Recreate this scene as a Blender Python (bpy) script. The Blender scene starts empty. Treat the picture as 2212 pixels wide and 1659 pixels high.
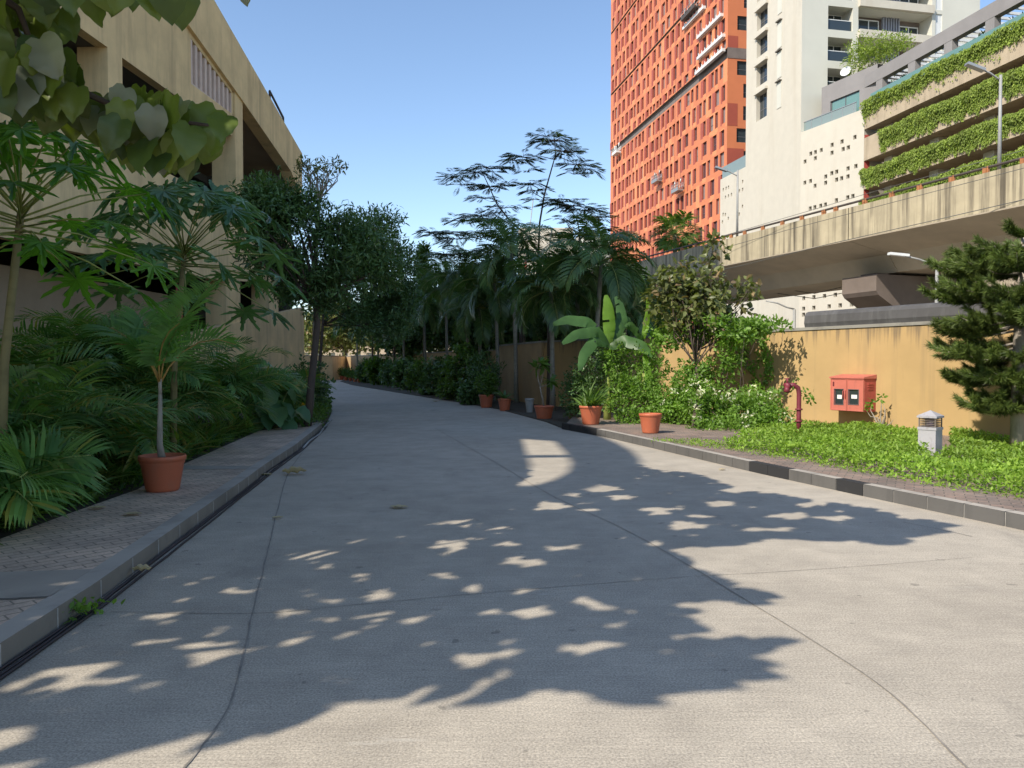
import bpy, math, random
import numpy as np
from mathutils import Vector, Matrix
from mathutils.geometry import tessellate_polygon

# ---------------------------------------------------------------- camera, sky, sun, exposure
SC = bpy.context.scene
F = 1640.0; W0 = 2212.0; H0 = 1659.0; HOR = 787.0
PITCH = math.atan((829.5 - HOR) / F)          # downward
EYE = np.array([0.0, 0.0, 1.6])
cam_d = bpy.data.cameras.new('camera'); cam = bpy.data.objects.new('camera', cam_d)
SC.collection.objects.link(cam); SC.camera = cam
cam.location = EYE; cam.rotation_euler = (math.pi/2 - PITCH, 0, 0)
cam_d.sensor_width = 36; cam_d.lens = 36 * F / W0
cam_d.clip_start = 0.05; cam_d.clip_end = 5000
SUN_AZ = np.array([0.731, 0.682]); SUN_EL = math.radians(40.0)   # horizontal travel of the light
LDIR = np.array([SUN_AZ[0]*math.cos(SUN_EL), SUN_AZ[1]*math.cos(SUN_EL), -math.sin(SUN_EL)])
SH = LDIR[:2] / -LDIR[2]                      # ground shift per metre of height
w = bpy.data.worlds.new('World'); SC.world = w; w.use_nodes = True
nt = w.node_tree; bg = nt.nodes['Background']
sky = nt.nodes.new('ShaderNodeTexSky'); sky.sky_type = 'NISHITA'; sky.sun_disc = False
sky.sun_elevation = SUN_EL; sky.sun_rotation = math.atan2(-SUN_AZ[0], -SUN_AZ[1])
sky.air_density = 1.0; sky.dust_density = 0.3; sky.ozone_density = 2.0; sky.altitude = 50
nt.links.new(sky.outputs[0], bg.inputs[0]); bg.inputs[1].default_value = 0.148
sl = bpy.data.lights.new('sun', 'SUN'); so = bpy.data.objects.new('sun', sl); SC.collection.objects.link(so)
sl.energy = 4.1; sl.angle = math.radians(0.5); sl.color = (1.0, 0.92, 0.79)
so.rotation_euler = Vector(LDIR).to_track_quat('-Z', 'Y').to_euler()
SC.view_settings.view_transform = 'Standard'; SC.view_settings.look = 'None'
SC.view_settings.exposure = 0.62; SC.view_settings.gamma = 1.0

COL = SC.collection
rs = np.random.RandomState

# ---------------------------------------------------------------- photograph geometry -> metres
cp, sp = math.cos(PITCH), math.sin(PITCH)
def ray(x, y):
    a = (x - W0/2) / F; b = (H0/2 - y) / F
    return np.array([a, cp + b*sp, -sp + b*cp])
def G(x, y, z=0.0):
    d = ray(x, y); t = (z - EYE[2]) / d[2]; return EYE + d*t
def P(x, y, Y):
    d = ray(x, y); return EYE + d*(Y / d[1])
def proj(p):
    q = np.asarray(p, float) - EYE
    fw = q[..., 1]*cp - q[..., 2]*sp; up = q[..., 1]*sp + q[..., 2]*cp
    return W0/2 + F*q[..., 0]/fw, H0/2 - F*up/fw, fw
class Plane:
    """vertical plane through (x0,y0); s runs along unit direction d; n = outward normal (towards the viewer)"""
    def __init__(s, p0, d, n):
        s.p0 = np.array(p0, float); s.d = np.array(d, float)/np.linalg.norm(d); s.n = np.array(n, float)/np.linalg.norm(n)
    def px(s, x, y):
        r = ray(x, y); t = ((s.p0 - EYE[:2]) @ s.n) / (r[:2] @ s.n); q = EYE + r*t
        return np.array([(q[:2]-s.p0) @ s.d, q[2]])
    def w(s, a, z, o=0.0):
        q = s.p0 + s.d*a + s.n*o; return np.array([q[0], q[1], z])

# ---------------------------------------------------------------- mesh builder
class MB:
    def __init__(s): s.V = []; s.n = 0; s.L = []; s.T = []; s.M = []; s.S = []
    def raw(s, v, faces, m=0, smooth=False):
        """faces: list of index tuples or an int array (n,k)"""
        v = np.asarray(v, float).reshape(-1, 3)
        if isinstance(faces, np.ndarray):
            s.L.append((faces + s.n).ravel()); k = faces.shape[1]; nf = len(faces)
            s.T.append(np.full(nf, k)); 
        else:
            nf = len(faces)
            if nf == 0: return s
            s.L.append(np.array([i for f in faces for i in f]) + s.n); s.T.append(np.array([len(f) for f in faces]))
        s.M.append(np.full(nf, m)); s.S.append(np.full(nf, smooth)); s.V.append(v); s.n += len(v); return s
    def box(s, x0, x1, y0, y1, z0, z1, m=0):
        return s.obox((( x0+x1)/2, (y0+y1)/2, (z0+z1)/2), (1,0,0), (0,1,0), (0,0,1), abs(x1-x0)/2, abs(y1-y0)/2, abs(z1-z0)/2, m)
    def obox(s, c, ux, uy, uz, hx, hy, hz, m=0):
        c = np.array(c, float); ux = np.array(ux, float)*hx; uy = np.array(uy, float)*hy; uz = np.array(uz, float)*hz
        v = [c + a*ux + b*uy + e*uz for e in (-1, 1) for a, b in ((-1,-1),(1,-1),(1,1),(-1,1))]
        return s.raw(v, [(3,2,1,0),(4,5,6,7),(0,1,5,4),(1,2,6,5),(2,3,7,6),(3,0,4,7)], m)
    def pbox(s, pl, a0, a1, z0, z1, o0, o1, m=0):
        v = [pl.w(a, z, o) for z in (z0, z1) for a, o in ((a0,o0),(a1,o0),(a1,o1),(a0,o1))]
        return s.raw(v, [(3,2,1,0),(4,5,6,7),(0,1,5,4),(1,2,6,5),(2,3,7,6),(3,0,4,7)], m)
    def ppoly(s, pl, pts, o0, o1, m=0, hole=None):
        """polygon in (s,z) of a plane, thickness o0..o1"""
        if hole is None:
            n = len(pts); v = [pl.w(a, z, o1) for a, z in pts] + [pl.w(a, z, o0) for a, z in pts]
            return s.raw(v, [tuple(range(n)), tuple(range(2*n-1, n-1, -1))] + [(i, i+n, (i+1) % n + n, (i+1) % n) for i in range(n)], m)
        rings = [pts] + hole
        tri = tessellate_polygon([[Vector((a, z, 0)) for a, z in r] for r in rings])
        allp = [p for r in rings for p in r]; n = len(allp)
        v = [pl.w(a, z, o1) for a, z in allp] + [pl.w(a, z, o0) for a, z in allp]
        fs = [tuple(t) for t in tri] + [tuple(i+n for i in t[::-1]) for t in tri]
        b = 0
        for r in rings:
            k = len(r); fs += [(b+i, b+i+n, b+(i+1) % k+n, b+(i+1) % k) for i in range(k)]; b += k
        return s.raw(v, fs, m)
    def quad(s, a, b, c, d, m=0): return s.raw([a,b,c,d], [(0,1,2,3)], m)
    def sheet(s, pts, z=None, m=0):
        pts = [np.array([p[0], p[1], p[2] if z is None else z]) for p in pts]
        tri = tessellate_polygon([[Vector((p[0], p[1], 0)) for p in pts]])
        out = []
        for t in tri:
            a, b, c = (pts[i] for i in t)
            cr = (b[0]-a[0])*(c[1]-a[1]) - (b[1]-a[1])*(c[0]-a[0]); out.append(tuple(t) if cr > 0 else tuple(t[::-1]))
        return s.raw(pts, out, m)
    def slab(s, pts, z0, z1, m=0, ms=None):
        s.sheet(pts, z1, m); n = len(pts)
        v = [(p[0], p[1], z0) for p in pts] + [(p[0], p[1], z1) for p in pts]
        return s.raw(v, [(i, (i+1) % n, (i+1) % n+n, i+n) for i in range(n)], m if ms is None else ms)
    def tube(s, pts, r, k=8, m=0, cap=True):
        pts = np.array(pts, float); n = len(pts); r = np.broadcast_to(np.array(r, float), (n,))
        T = np.gradient(pts, axis=0); T /= np.linalg.norm(T, axis=1)[:, None] + 1e-9
        ref = np.array([0,0,1.]) if abs(T[0][2]) < .9 else np.array([1.,0,0])
        u = np.cross(T[0], ref); u /= np.linalg.norm(u); V = []
        for i in range(n):
            u = u - T[i]*(u @ T[i]); u /= np.linalg.norm(u)+1e-9; b = np.cross(T[i], u)
            a = np.arange(k)*2*math.pi/k
            V.append(pts[i] + r[i]*(np.cos(a)[:, None]*u + np.sin(a)[:, None]*b))
        V = np.concatenate(V); fs = []
        for i in range(n-1):
            for j in range(k): fs.append((i*k+j, i*k+(j+1) % k, (i+1)*k+(j+1) % k, (i+1)*k+j))
        if cap: fs += [tuple(range(k-1, -1, -1)), tuple(range((n-1)*k, n*k))]
        return s.raw(V, fs, m, True)
    def lathe(s, c, prof, k=24, m=0, smooth=True):
        a = np.arange(k)*2*math.pi/k; V = []; fs = []
        for r, z in prof: V.append(np.stack([c[0]+r*np.cos(a), c[1]+r*np.sin(a), np.full(k, c[2]+z)], 1))
        for i in range(len(prof)-1):
            for j in range(k): fs.append((i*k+j, i*k+(j+1) % k, (i+1)*k+(j+1) % k, (i+1)*k+j))
        return s.raw(np.concatenate(V), fs, m, smooth)
    def scatter(s, tpl, M, T, m=0, smooth=True):
        v, f = tpl; v = np.asarray(v, float); n = len(T); k = len(v)
        if n == 0: return s
        V = np.einsum('nij,kj->nki', M, v) + np.asarray(T)[:, None, :]
        V = V.reshape(-1, 3); base = (np.arange(n)*k)
        for kk in set(len(q) for q in f):
            fa = np.array([q for q in f if len(q) == kk]); L = (fa[None] + base[:, None, None]).reshape(-1, kk)
            s.L.append((L + s.n).ravel()); s.T.append(np.full(len(L), kk)); s.M.append(np.full(len(L), m)); s.S.append(np.full(len(L), smooth))
        s.V.append(V); s.n += len(V); return s
    def build(s, name, mats, parent=None, loc=None):
        if not s.V: return None
        me = bpy.data.meshes.new(name)
        base = np.array(loc, float) if loc is not None else (np.array(parent.get('_b', (0,0,0)), float) if parent else np.zeros(3))
        V = np.concatenate(s.V) - base; L = np.concatenate(s.L).astype(np.int32); T = np.concatenate(s.T)
        me.vertices.add(len(V)); me.vertices.foreach_set('co', V.astype(np.float32).ravel())
        me.loops.add(len(L)); me.loops.foreach_set('vertex_index', L)
        me.polygons.add(len(T)); me.polygons.foreach_set('loop_start', np.concatenate([[0], np.cumsum(T)[:-1]]).astype(np.int32))
        me.polygons.foreach_set('material_index', np.concatenate(s.M).astype(np.int32))
        me.polygons.foreach_set('use_smooth', np.concatenate(s.S).astype(bool))
        me.update(calc_edges=True); me.validate()
        for q in (mats if isinstance(mats, (list, tuple)) else [mats]): me.materials.append(q)
        o = bpy.data.objects.new(name, me); COL.objects.link(o)
        if parent is not None: o.parent = parent
        elif loc is not None: o.location = loc
        return o

def thing(name, label, cat, loc=(0,0,0), group=None):
    o = bpy.data.objects.new(name, None); COL.objects.link(o); o.location = loc; o.empty_display_size = .2
    o['label'] = label; o['category'] = cat; o['_b'] = [float(q) for q in loc]
    if group: o['group'] = group
    return o
def tag(o, label, cat, group=None, kind=None):
    o['label'] = label; o['category'] = cat
    if group: o['group'] = group
    if kind: o['kind'] = kind
    return o
def struct(o): o['kind'] = 'structure'; return o
def copy_thing(root, loc, label):
    r = root.copy(); COL.objects.link(r); r.location = loc; r['label'] = label; r['_b'] = [float(q) for q in loc]
    for ch in list(root.children):
        c = ch.copy(); COL.objects.link(c); c.parent = r
        for g in list(ch.children): d = g.copy(); COL.objects.link(d); d.parent = c
    return r

# ---------------------------------------------------------------- materials
def lin(h):
    h = h.lstrip('#'); return tuple(((int(h[i:i+2], 16)/255+.055)/1.055)**2.4 if int(h[i:i+2], 16) > 10 else int(h[i:i+2], 16)/255/12.92 for i in (0,2,4))
def new_mat(name):
    m = bpy.data.materials.new(name); m.use_nodes = True; nt = m.node_tree
    return m, nt, nt.nodes['Principled BSDF']
def nd(nt, t, **k):
    n = nt.nodes.new(t)
    for a, b in k.items(): setattr(n, a, b)
    return n
def noise(nt, scale, vec=None, detail=4, rough=.6):
    n = nd(nt, 'ShaderNodeTexNoise'); n.inputs['Scale'].default_value = scale; n.inputs['Detail'].default_value = detail; n.inputs['Roughness'].default_value = rough
    if vec is not None: nt.links.new(vec, n.inputs['Vector'])
    return n
def ramp(nt, fac, stops):
    r = nd(nt, 'ShaderNodeValToRGB'); nt.links.new(fac, r.inputs[0]); e = r.color_ramp.elements
    while len(e) > 1: e.remove(e[-1])
    e[0].position = stops[0][0]; e[0].color = (*stops[0][1], 1)
    for p, c in stops[1:]: q = e.new(p); q.color = (*c, 1)
    return r.outputs[0]
def mul(nt, a, b, fac=1.0, mode='MULTIPLY'):
    x = nd(nt, 'ShaderNodeMixRGB', blend_type=mode); x.inputs[0].default_value = fac if not hasattr(fac, 'node') else 0
    if hasattr(fac, 'node'): nt.links.new(fac, x.inputs[0])
    for i, q in ((1, a), (2, b)):
        if hasattr(q, 'node'): nt.links.new(q, x.inputs[i])
        else: x.inputs[i].default_value = (*q, 1)
    return x.outputs[0]
def wpos(nt, scale=(1,1,1), rot=0.0):
    g = nd(nt, 'ShaderNodeNewGeometry'); mp = nd(nt, 'ShaderNodeMapping'); mp.inputs['Scale'].default_value = scale; mp.inputs['Rotation'].default_value = (0,0,rot)
    nt.links.new(g.outputs['Position'], mp.inputs['Vector']); return mp.outputs[0]
def bump(nt, b, h, strength=.3, dist=.02):
    n = nd(nt, 'ShaderNodeBump'); n.inputs['Strength'].default_value = strength; n.inputs['Distance'].default_value = dist
    nt.links.new(h, n.inputs['Height']); nt.links.new(n.outputs[0], b.inputs['Normal'])
def M_plain(name, c, rough=.7, var=.15, scale=3.0, metal=0.0, bs=.0, fine=40.0):
    m, nt, b = new_mat(name); v = wpos(nt)
    n = noise(nt, scale, v); c = np.array(c)
    col = ramp(nt, n.outputs[0], [(.3, tuple(c*(1-var))), (.7, tuple(np.minimum(c*(1+var), 1)))])
    nt.links.new(col, b.inputs['Base Color']); b.inputs['Roughness'].default_value = rough; b.inputs['Metallic'].default_value = metal
    if bs: bump(nt, b, noise(nt, fine, v).outputs[0], bs, .01)
    return m
def M_streak(name, c, dark, amt=.6, rough=.85, mott=.12, sx=3.0, sz=.25, thr=(.5,.75)):
    """weathered render: mottled, with vertical rain streaks that belong to the wall"""
    m, nt, b = new_mat(name); c = np.array(c)
    n1 = noise(nt, 1.1, wpos(nt), 6); base = ramp(nt, n1.outputs[0], [(.3, tuple(c*(1-mott))), (.7, tuple(np.minimum(c*(1+mott), 1)))])
    n2 = noise(nt, 1.0, wpos(nt, (sx, sx, sz)), 5, .65)
    f = ramp(nt, n2.outputs[0], [(thr[0], (0,0,0)), (thr[1], (1,1,1))])
    mm = nd(nt, 'ShaderNodeMath', operation='MULTIPLY'); mm.inputs[1].default_value = amt; nt.links.new(f, mm.inputs[0])
    col = mul(nt, base, dark, mm.outputs[0], 'MIX')
    nt.links.new(col, b.inputs['Base Color']); b.inputs['Roughness'].default_value = rough
    bump(nt, b, noise(nt, 30, wpos(nt), 3).outputs[0], .15, .01)
    return m
def M_leaf(name, c1, c2, rough=.45, trans=.35, c3=None, spec=.4, under=None):
    m, nt, b = new_mat(name)
    g = nd(nt, 'ShaderNodeNewGeometry')
    st = [(0.0, c1), (1.0, c2)] if c3 is None else [(0.0, c1), (.88, c2), (.94, c3), (1.0, c3)]
    col = ramp(nt, g.outputs['Random Per Island'], st)
    if under: bf = mul(nt, col, under, g.outputs['Backfacing'], 'MIX'); col = bf
    n = noise(nt, 1.3, wpos(nt), 3); col = mul(nt, col, ramp(nt, n.outputs[0], [(.3, (.65,.65,.65)), (.7, (1.2,1.2,1.1))]))
    nt.links.new(col, b.inputs['Base Color']); b.inputs['Roughness'].default_value = rough; b.inputs['Specular IOR Level'].default_value = spec
    t = nd(nt, 'ShaderNodeBsdfTranslucent'); tc = mul(nt, col, (1.5, 1.7, .5), 1.0); nt.links.new(tc, t.inputs[0])
    mx = nd(nt, 'ShaderNodeMixShader'); mx.inputs[0].default_value = trans
    out = nt.nodes['Material Output']; nt.links.new(b.outputs[0], mx.inputs[1]); nt.links.new(t.outputs[0], mx.inputs[2]); nt.links.new(mx.outputs[0], out.inputs[0])
    return m
def M_glass(name, c, rough=.08):
    m, nt, b = new_mat(name); b.inputs['Base Color'].default_value = (*c, 1); b.inputs['Roughness'].default_value = rough
    b.inputs['Specular IOR Level'].default_value = .8; return m

def mat_concrete_road():
    m, nt, b = new_mat('concrete_road')
    v = wpos(nt); n1 = noise(nt, .35, v, 6, .6); n2 = noise(nt, 2.2, v, 6, .7); n3 = noise(nt, 90, v, 3, .7)
    brush = noise(nt, 1.0, wpos(nt, (2.0, 70, 1), math.radians(-8)), 4, .7)
    c = ramp(nt, n1.outputs[0], [(.25, (.375,.328,.265)), (.75, (.485,.430,.352))])
    c = mul(nt, c, ramp(nt, n2.outputs[0], [(.25, (.80,.80,.80)), (.75, (1.15,1.15,1.14))]))
    c = mul(nt, c, ramp(nt, n3.outputs[0], [(.32, (.60,.60,.61)), (.68, (1.34,1.34,1.32))]))
    c = mul(nt, c, ramp(nt, brush.outputs[0], [(.3, (.86,.86,.87)), (.7, (1.1,1.1,1.1))]))
    sc = noise(nt, 1.0, wpos(nt, (.5, 3.0, 1), math.radians(25)), 5, .75)     # pale scuffs
    c = mul(nt, c, (.56,.52,.45), ramp(nt, sc.outputs[0], [(.66, (0,0,0)), (.74, (.55,.55,.55))]), 'MIX')
    st = noise(nt, 1.0, wpos(nt, (.9, .35, 1), math.radians(12)), 6, .7)       # old oil and water stains
    c = mul(nt, c, (.16,.145,.125), ramp(nt, st.outputs[0], [(.60, (0,0,0)), (.70, (.32,.32,.32))]), 'MIX')
    sp_ = noise(nt, 7.0, v, 2, .5); c = mul(nt, c, (.13,.12,.10), ramp(nt, sp_.outputs[0], [(.70, (0,0,0)), (.73, (.5,.5,.5))]), 'MIX')
    nt.links.new(c, b.inputs['Base Color']); b.inputs['Roughness'].default_value = .88
    a = nd(nt, 'ShaderNodeMath', operation='ADD'); nt.links.new(n3.outputs[0], a.inputs[0]); nt.links.new(brush.outputs[0], a.inputs[1])
    bump(nt, b, a.outputs[0], .35, .006); return m
def mat_pavers(name, rot, c1, c2, mortar, bw=.2, rh=.1):
    m, nt, b = new_mat(name); v = wpos(nt, (1,1,1), rot)
    br = nd(nt, 'ShaderNodeTexBrick'); nt.links.new(v, br.inputs['Vector']); br.inputs['Scale'].default_value = 1
    br.inputs['Brick Width'].default_value = bw; br.inputs['Row Height'].default_value = rh; br.inputs['Mortar Size'].default_value = .006
    br.inputs['Color1'].default_value = (*c1, 1); br.inputs['Color2'].default_value = (*c2, 1); br.inputs['Mortar'].default_value = (*mortar, 1)
    n = noise(nt, 1.7, v, 6, .7); c = mul(nt, br.outputs['Color'], ramp(nt, n.outputs[0], [(.3, (.6,.6,.6)), (.7, (1.25,1.2,1.15))]))
    n2 = noise(nt, 60, v, 3, .7); c = mul(nt, c, ramp(nt, n2.outputs[0], [(.3, (.8,.8,.8)), (.7, (1.15,1.15,1.15))]))
    nt.links.new(c, b.inputs['Base Color']); b.inputs['Roughness'].default_value = .9; bump(nt, b, br.outputs['Fac'], -.4, .005); return m

MT = {}
MT['road'] = mat_concrete_road()
MT['soil'] = M_plain('soil', (.055,.045,.03), .95, .4, 2.5, bs=.5, fine=20)
MT['ground'] = M_plain('dusty_ground', (.16,.14,.11), .95, .3, .3)
MT['joint'] = M_plain('joint_sealant', (.235,.21,.18), .9, .3, 9)
MT['crack'] = M_plain('fine_crack', (.2,.185,.16), .9, .3, 9)
MT['paver'] = mat_pavers('paver_blocks', math.radians(-47), (.64,.50,.39), (.52,.42,.335), (.25,.21,.165))
MT['slab'] = M_streak('slab_concrete', (.36,.32,.27), (.20,.18,.15), .5, sx=3, sz=3)
MT['win3'] = M_glass('curtained_glass', (.24,.19,.17), .35)
MT['paver_r'] = mat_pavers('red_paver_blocks', math.radians(28), (.30,.215,.175), (.22,.18,.155), (.10,.09,.075))
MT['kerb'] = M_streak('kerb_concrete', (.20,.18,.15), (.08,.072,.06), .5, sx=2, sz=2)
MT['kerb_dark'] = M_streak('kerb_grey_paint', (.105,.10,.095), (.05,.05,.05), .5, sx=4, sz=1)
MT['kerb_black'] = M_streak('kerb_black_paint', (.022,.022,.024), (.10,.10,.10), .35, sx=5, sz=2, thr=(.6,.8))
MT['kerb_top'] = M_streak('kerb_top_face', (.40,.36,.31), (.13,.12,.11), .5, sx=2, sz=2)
MT['mortar'] = M_plain('mortar', (.42,.40,.37), .9, .2, 20)
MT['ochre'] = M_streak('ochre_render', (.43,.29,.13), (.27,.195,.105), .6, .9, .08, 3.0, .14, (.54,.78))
def add_top_streaks(m, z0, z1, dark, sx=9.0):
    nt = m.node_tree; b = nt.nodes['Principled BSDF']; src = b.inputs['Base Color'].links[0].from_socket
    g = nd(nt, 'ShaderNodeNewGeometry'); sx_ = nd(nt, 'ShaderNodeSeparateXYZ'); nt.links.new(g.outputs['Position'], sx_.inputs[0])
    mr = nd(nt, 'ShaderNodeMapRange'); mr.inputs[1].default_value = z0; mr.inputs[2].default_value = z1; mr.inputs[3].default_value = -.28; mr.inputs[4].default_value = .12; nt.links.new(sx_.outputs[2], mr.inputs[0])
    n = noise(nt, 1.0, wpos(nt, (sx, sx, .25)), 4, .7); a = nd(nt, 'ShaderNodeMath', operation='ADD'); nt.links.new(n.outputs[0], a.inputs[0]); nt.links.new(mr.outputs[0], a.inputs[1])
    f = ramp(nt, a.outputs[0], [(.52, (0,0,0)), (.68, (.7,.7,.7))]); nt.links.new(mul(nt, src, dark, f, 'MIX'), b.inputs['Base Color'])
add_top_streaks(MT['ochre'], 1.5, 2.5, (.13,.10,.07))
MT['ochre_shade'] = M_streak('shaded_ochre_render', (.36,.25,.13), (.22,.16,.09), .5, .9, .12, 1.6, .2)  # darker copy of the ochre, the far walls' shade put into its colour
MT['coping'] = M_streak('weathered_coping', (.25,.24,.21), (.09,.085,.08), .7, sx=3, sz=3)
MT['roll'] = M_streak('dark_capping', (.075,.073,.075), (.15,.15,.15), .5, .6, .2, 6, .8)
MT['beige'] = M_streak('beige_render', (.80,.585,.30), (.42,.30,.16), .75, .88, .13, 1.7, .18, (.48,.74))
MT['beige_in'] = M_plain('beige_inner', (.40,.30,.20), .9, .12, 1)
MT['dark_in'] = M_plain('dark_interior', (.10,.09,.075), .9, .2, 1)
MT['flyover'] = M_streak('stained_concrete', (.42,.36,.245), (.075,.062,.045), .9, .9, .14, 3.2, .13, (.46,.66))
MT['flyover_u'] = M_plain('girder_concrete', (.54,.46,.35), .85, .12, .6)
MT['pier'] = M_plain('pier_concrete', (.17,.135,.115), .85, .15, .8)
MT['orange'] = M_plain('orange_panel', (.56,.18,.075), .6, .05, .4)
MT['orange_b'] = M_plain('light_orange_panel', (.68,.245,.10), .6, .05, .4)
MT['redbrown'] = M_plain('red_brown_panel', (.34,.075,.045), .6, .06, .4)
MT['grey_band'] = M_plain('grey_band', (.17,.14,.125), .8, .15, .8)
MT['win'] = M_glass('tinted_glass', (.085,.04,.04), .15)
MT['win2'] = M_glass('dark_glass', (.03,.04,.045), .08)
MT['teal'] = M_glass('teal_glass', (.13,.24,.22), .2)
MT['rail_glass'] = M_glass('rail_glass', (.20,.25,.235), .2)
MT['white'] = M_streak('white_render', (.53,.49,.41), (.42,.36,.27), .5, .85, .04, .7, .05, (.5,.8))
MT['white_b'] = M_plain('white_paint_side', (.56,.55,.48), .85, .05, .3)
MT['frame'] = M_plain('window_frame', (.10,.10,.11), .5, .05)
MT['white_fr'] = M_plain('white_frame', (.65,.66,.65), .5, .05)
MT['carpark'] = M_streak('car_park_concrete', (.42,.34,.24), (.18,.14,.09), .6, .9, .1, 1.6, .12, (.5,.75))
MT['grey_dk'] = M_plain('grey_frame', (.24,.225,.22), .8, .08, .6)
MT['metal'] = M_plain('galvanised_metal', (.38,.38,.37), .45, .1, 3, metal=.6)
MT['lampgrey'] = M_plain('lamp_grey', (.30,.30,.29), .5, .1, 3)
MT['orangep'] = M_plain('orange_bracket', (.36,.15,.06), .6, .2, 8)
MT['pipe'] = M_plain('dark_pipe', (.07,.055,.045), .6, .2, 5)
MT['terra'] = M_streak('terracotta_plastic', (.46,.125,.06), (.30,.13,.08), .5, .5, .1, 8, 4, (.5,.75))
MT['terra_old'] = M_plain('old_clay', (.21,.11,.07), .8, .2, 6)
MT['potsoil'] = M_plain('pot_soil', (.035,.025,.018), .95, .3, 20)
MT['hosered'] = M_streak('faded_red_paint', (.52,.15,.11), (.25,.09,.06), .55, .6, .12, 9, 3, (.55,.75))
MT['hosered_d'] = M_plain('deep_red', (.40,.075,.06), .6, .2, 7)
MT['maroon'] = M_streak('hydrant_paint', (.19,.025,.04), (.08,.02,.03), .6, .55, .2, 9, 3)
MT['paper'] = M_plain('paper', (.75,.75,.73), .8, .03)
MT['bollard'] = M_streak('bollard_paint', (.34,.33,.35), (.16,.14,.12), .6, .75, .1, 14, 5, (.55,.75))
MT['louvre'] = M_plain('bollard_cage', (.16,.13,.11), .5, .1)
MT['lampglass'] = M_glass('bollard_lens', (.10,.07,.13), .2)
MT['bark'] = M_streak('bark', (.085,.062,.048), (.04,.03,.025), .6, .95, .25, 12, 3)
MT['bark_l'] = M_streak('grey_bark', (.30,.265,.22), (.10,.08,.06), .6, .95, .2, 12, 3)
MT['palmtrunk'] = M_streak('palm_trunk', (.24,.22,.17), (.10,.09,.06), .6, .9, .2, 2, 14)
MT['papayatr'] = M_streak('papaya_trunk', (.20,.17,.075), (.10,.09,.04), .5, .8, .2, 5, 12)
MT['petiole'] = M_plain('petiole', (.24,.28,.07), .5, .2, 9)
MT['petiole_o'] = M_plain('orange_petiole', (.34,.20,.05), .5, .2, 9)
MT['black'] = M_plain('black_cable', (.015,.015,.02), .5, .2, 9)
MT['wire'] = M_plain('wire', (.10,.10,.09), .6, .1)
MT['dry'] = M_leaf('dry_leaf', (.42,.32,.20), (.58,.48,.32), .8, .1, spec=.1)
MT['flower'] = M_leaf('cream_flower', (.70,.68,.50), (.80,.80,.68), .7, .3, spec=.1)
MT['yflower'] = M_leaf('yellow_flower', (.75,.35,.02), (.85,.5,.03), .6, .3, spec=.1)
# foliage
MT['l_areca'] = M_leaf('areca_leaf', (.075,.175,.055), (.165,.30,.085), .34, .32, (.26,.26,.06))
MT['l_young'] = M_leaf('young_palm_leaf', (.13,.27,.08), (.19,.36,.11), .36, .4)
MT['l_low'] = M_leaf('strap_leaf', (.10,.19,.04), (.21,.30,.075), .45, .35, (.32,.27,.08))
MT['l_palm'] = M_leaf('palm_leaf', (.06,.125,.045), (.12,.20,.065), .36, .22)
MT['l_papaya'] = M_leaf('papaya_leaf', (.09,.23,.03), (.15,.33,.045), .42, .42)
MT['l_papaya2'] = M_leaf('papaya_leaf_dark', (.075,.17,.075), (.13,.24,.10), .35, .3)
MT['l_dark'] = M_leaf('dark_leaf', (.055,.115,.04), (.12,.20,.07), .4, .25)
MT['l_mid'] = M_leaf('mid_leaf', (.06,.12,.025), (.12,.20,.04), .45, .35)
MT['l_light'] = M_leaf('light_leaf', (.11,.21,.03), (.20,.34,.06), .5, .4)
MT['l_olive'] = M_leaf('olive_leaf', (.10,.12,.04), (.20,.22,.09), .42, .3, (.28,.20,.12))
MT['l_cover'] = M_leaf('cover_leaf', (.16,.28,.035), (.30,.44,.07), .5, .4)
MT['l_banana'] = M_leaf('banana_leaf', (.05,.12,.04), (.09,.18,.055), .4, .4)
MT['l_ban_y'] = M_leaf('banana_leaf_young', (.16,.30,.04), (.20,.36,.05), .4, .5)
MT['l_big'] = M_leaf('broad_leaf', (.06,.10,.03), (.17,.22,.04), .36, .34, (.24,.26,.2), under=(.19,.205,.16))
MT['l_pine'] = M_leaf('pine_needle', (.05,.085,.02), (.15,.20,.045), .5, .15)
MT['l_feather'] = M_leaf('feather_leaf', (.035,.06,.03), (.06,.085,.045), .6, .3)
MT['l_creep'] = M_leaf('hanging_creeper_leaf', (.16,.23,.035), (.30,.38,.07), .6, .3)
MT['grass'] = M_leaf('grass_blade', (.05,.12,.02), (.11,.20,.03), .5, .3)
# ================================================================ ground, road, kerbs
def xy(pts, z=0.0): return [G(x, y, z)[:2] for x, y in pts]
def resample(pts, step):
    pts = np.array(pts, float); d = np.r_[0, np.cumsum(np.linalg.norm(np.diff(pts, axis=0), axis=1))]
    n = max(2, int(d[-1]/step)+1); t = np.linspace(0, d[-1], n)
    return np.stack([np.interp(t, d, pts[:, i]) for i in range(pts.shape[1])], 1)
def offset(pts, o):
    pts = np.array(pts, float); T = np.gradient(pts, axis=0); T /= np.linalg.norm(T, axis=1)[:, None]
    return pts + np.stack([T[:, 1], -T[:, 0]], 1)*o      # +o = to the right of travel
b = MB(); b.sheet([(-1500,-1500),(1500,-1500),(1500,1500),(-1500,1500)], -.05); struct(b.build('ground', MT['ground']))
b = MB(); b.sheet([(-45,-7),(15,-7),(15,95),(-45,95)], 0.0); struct(b.build('road', MT['road']))

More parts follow.
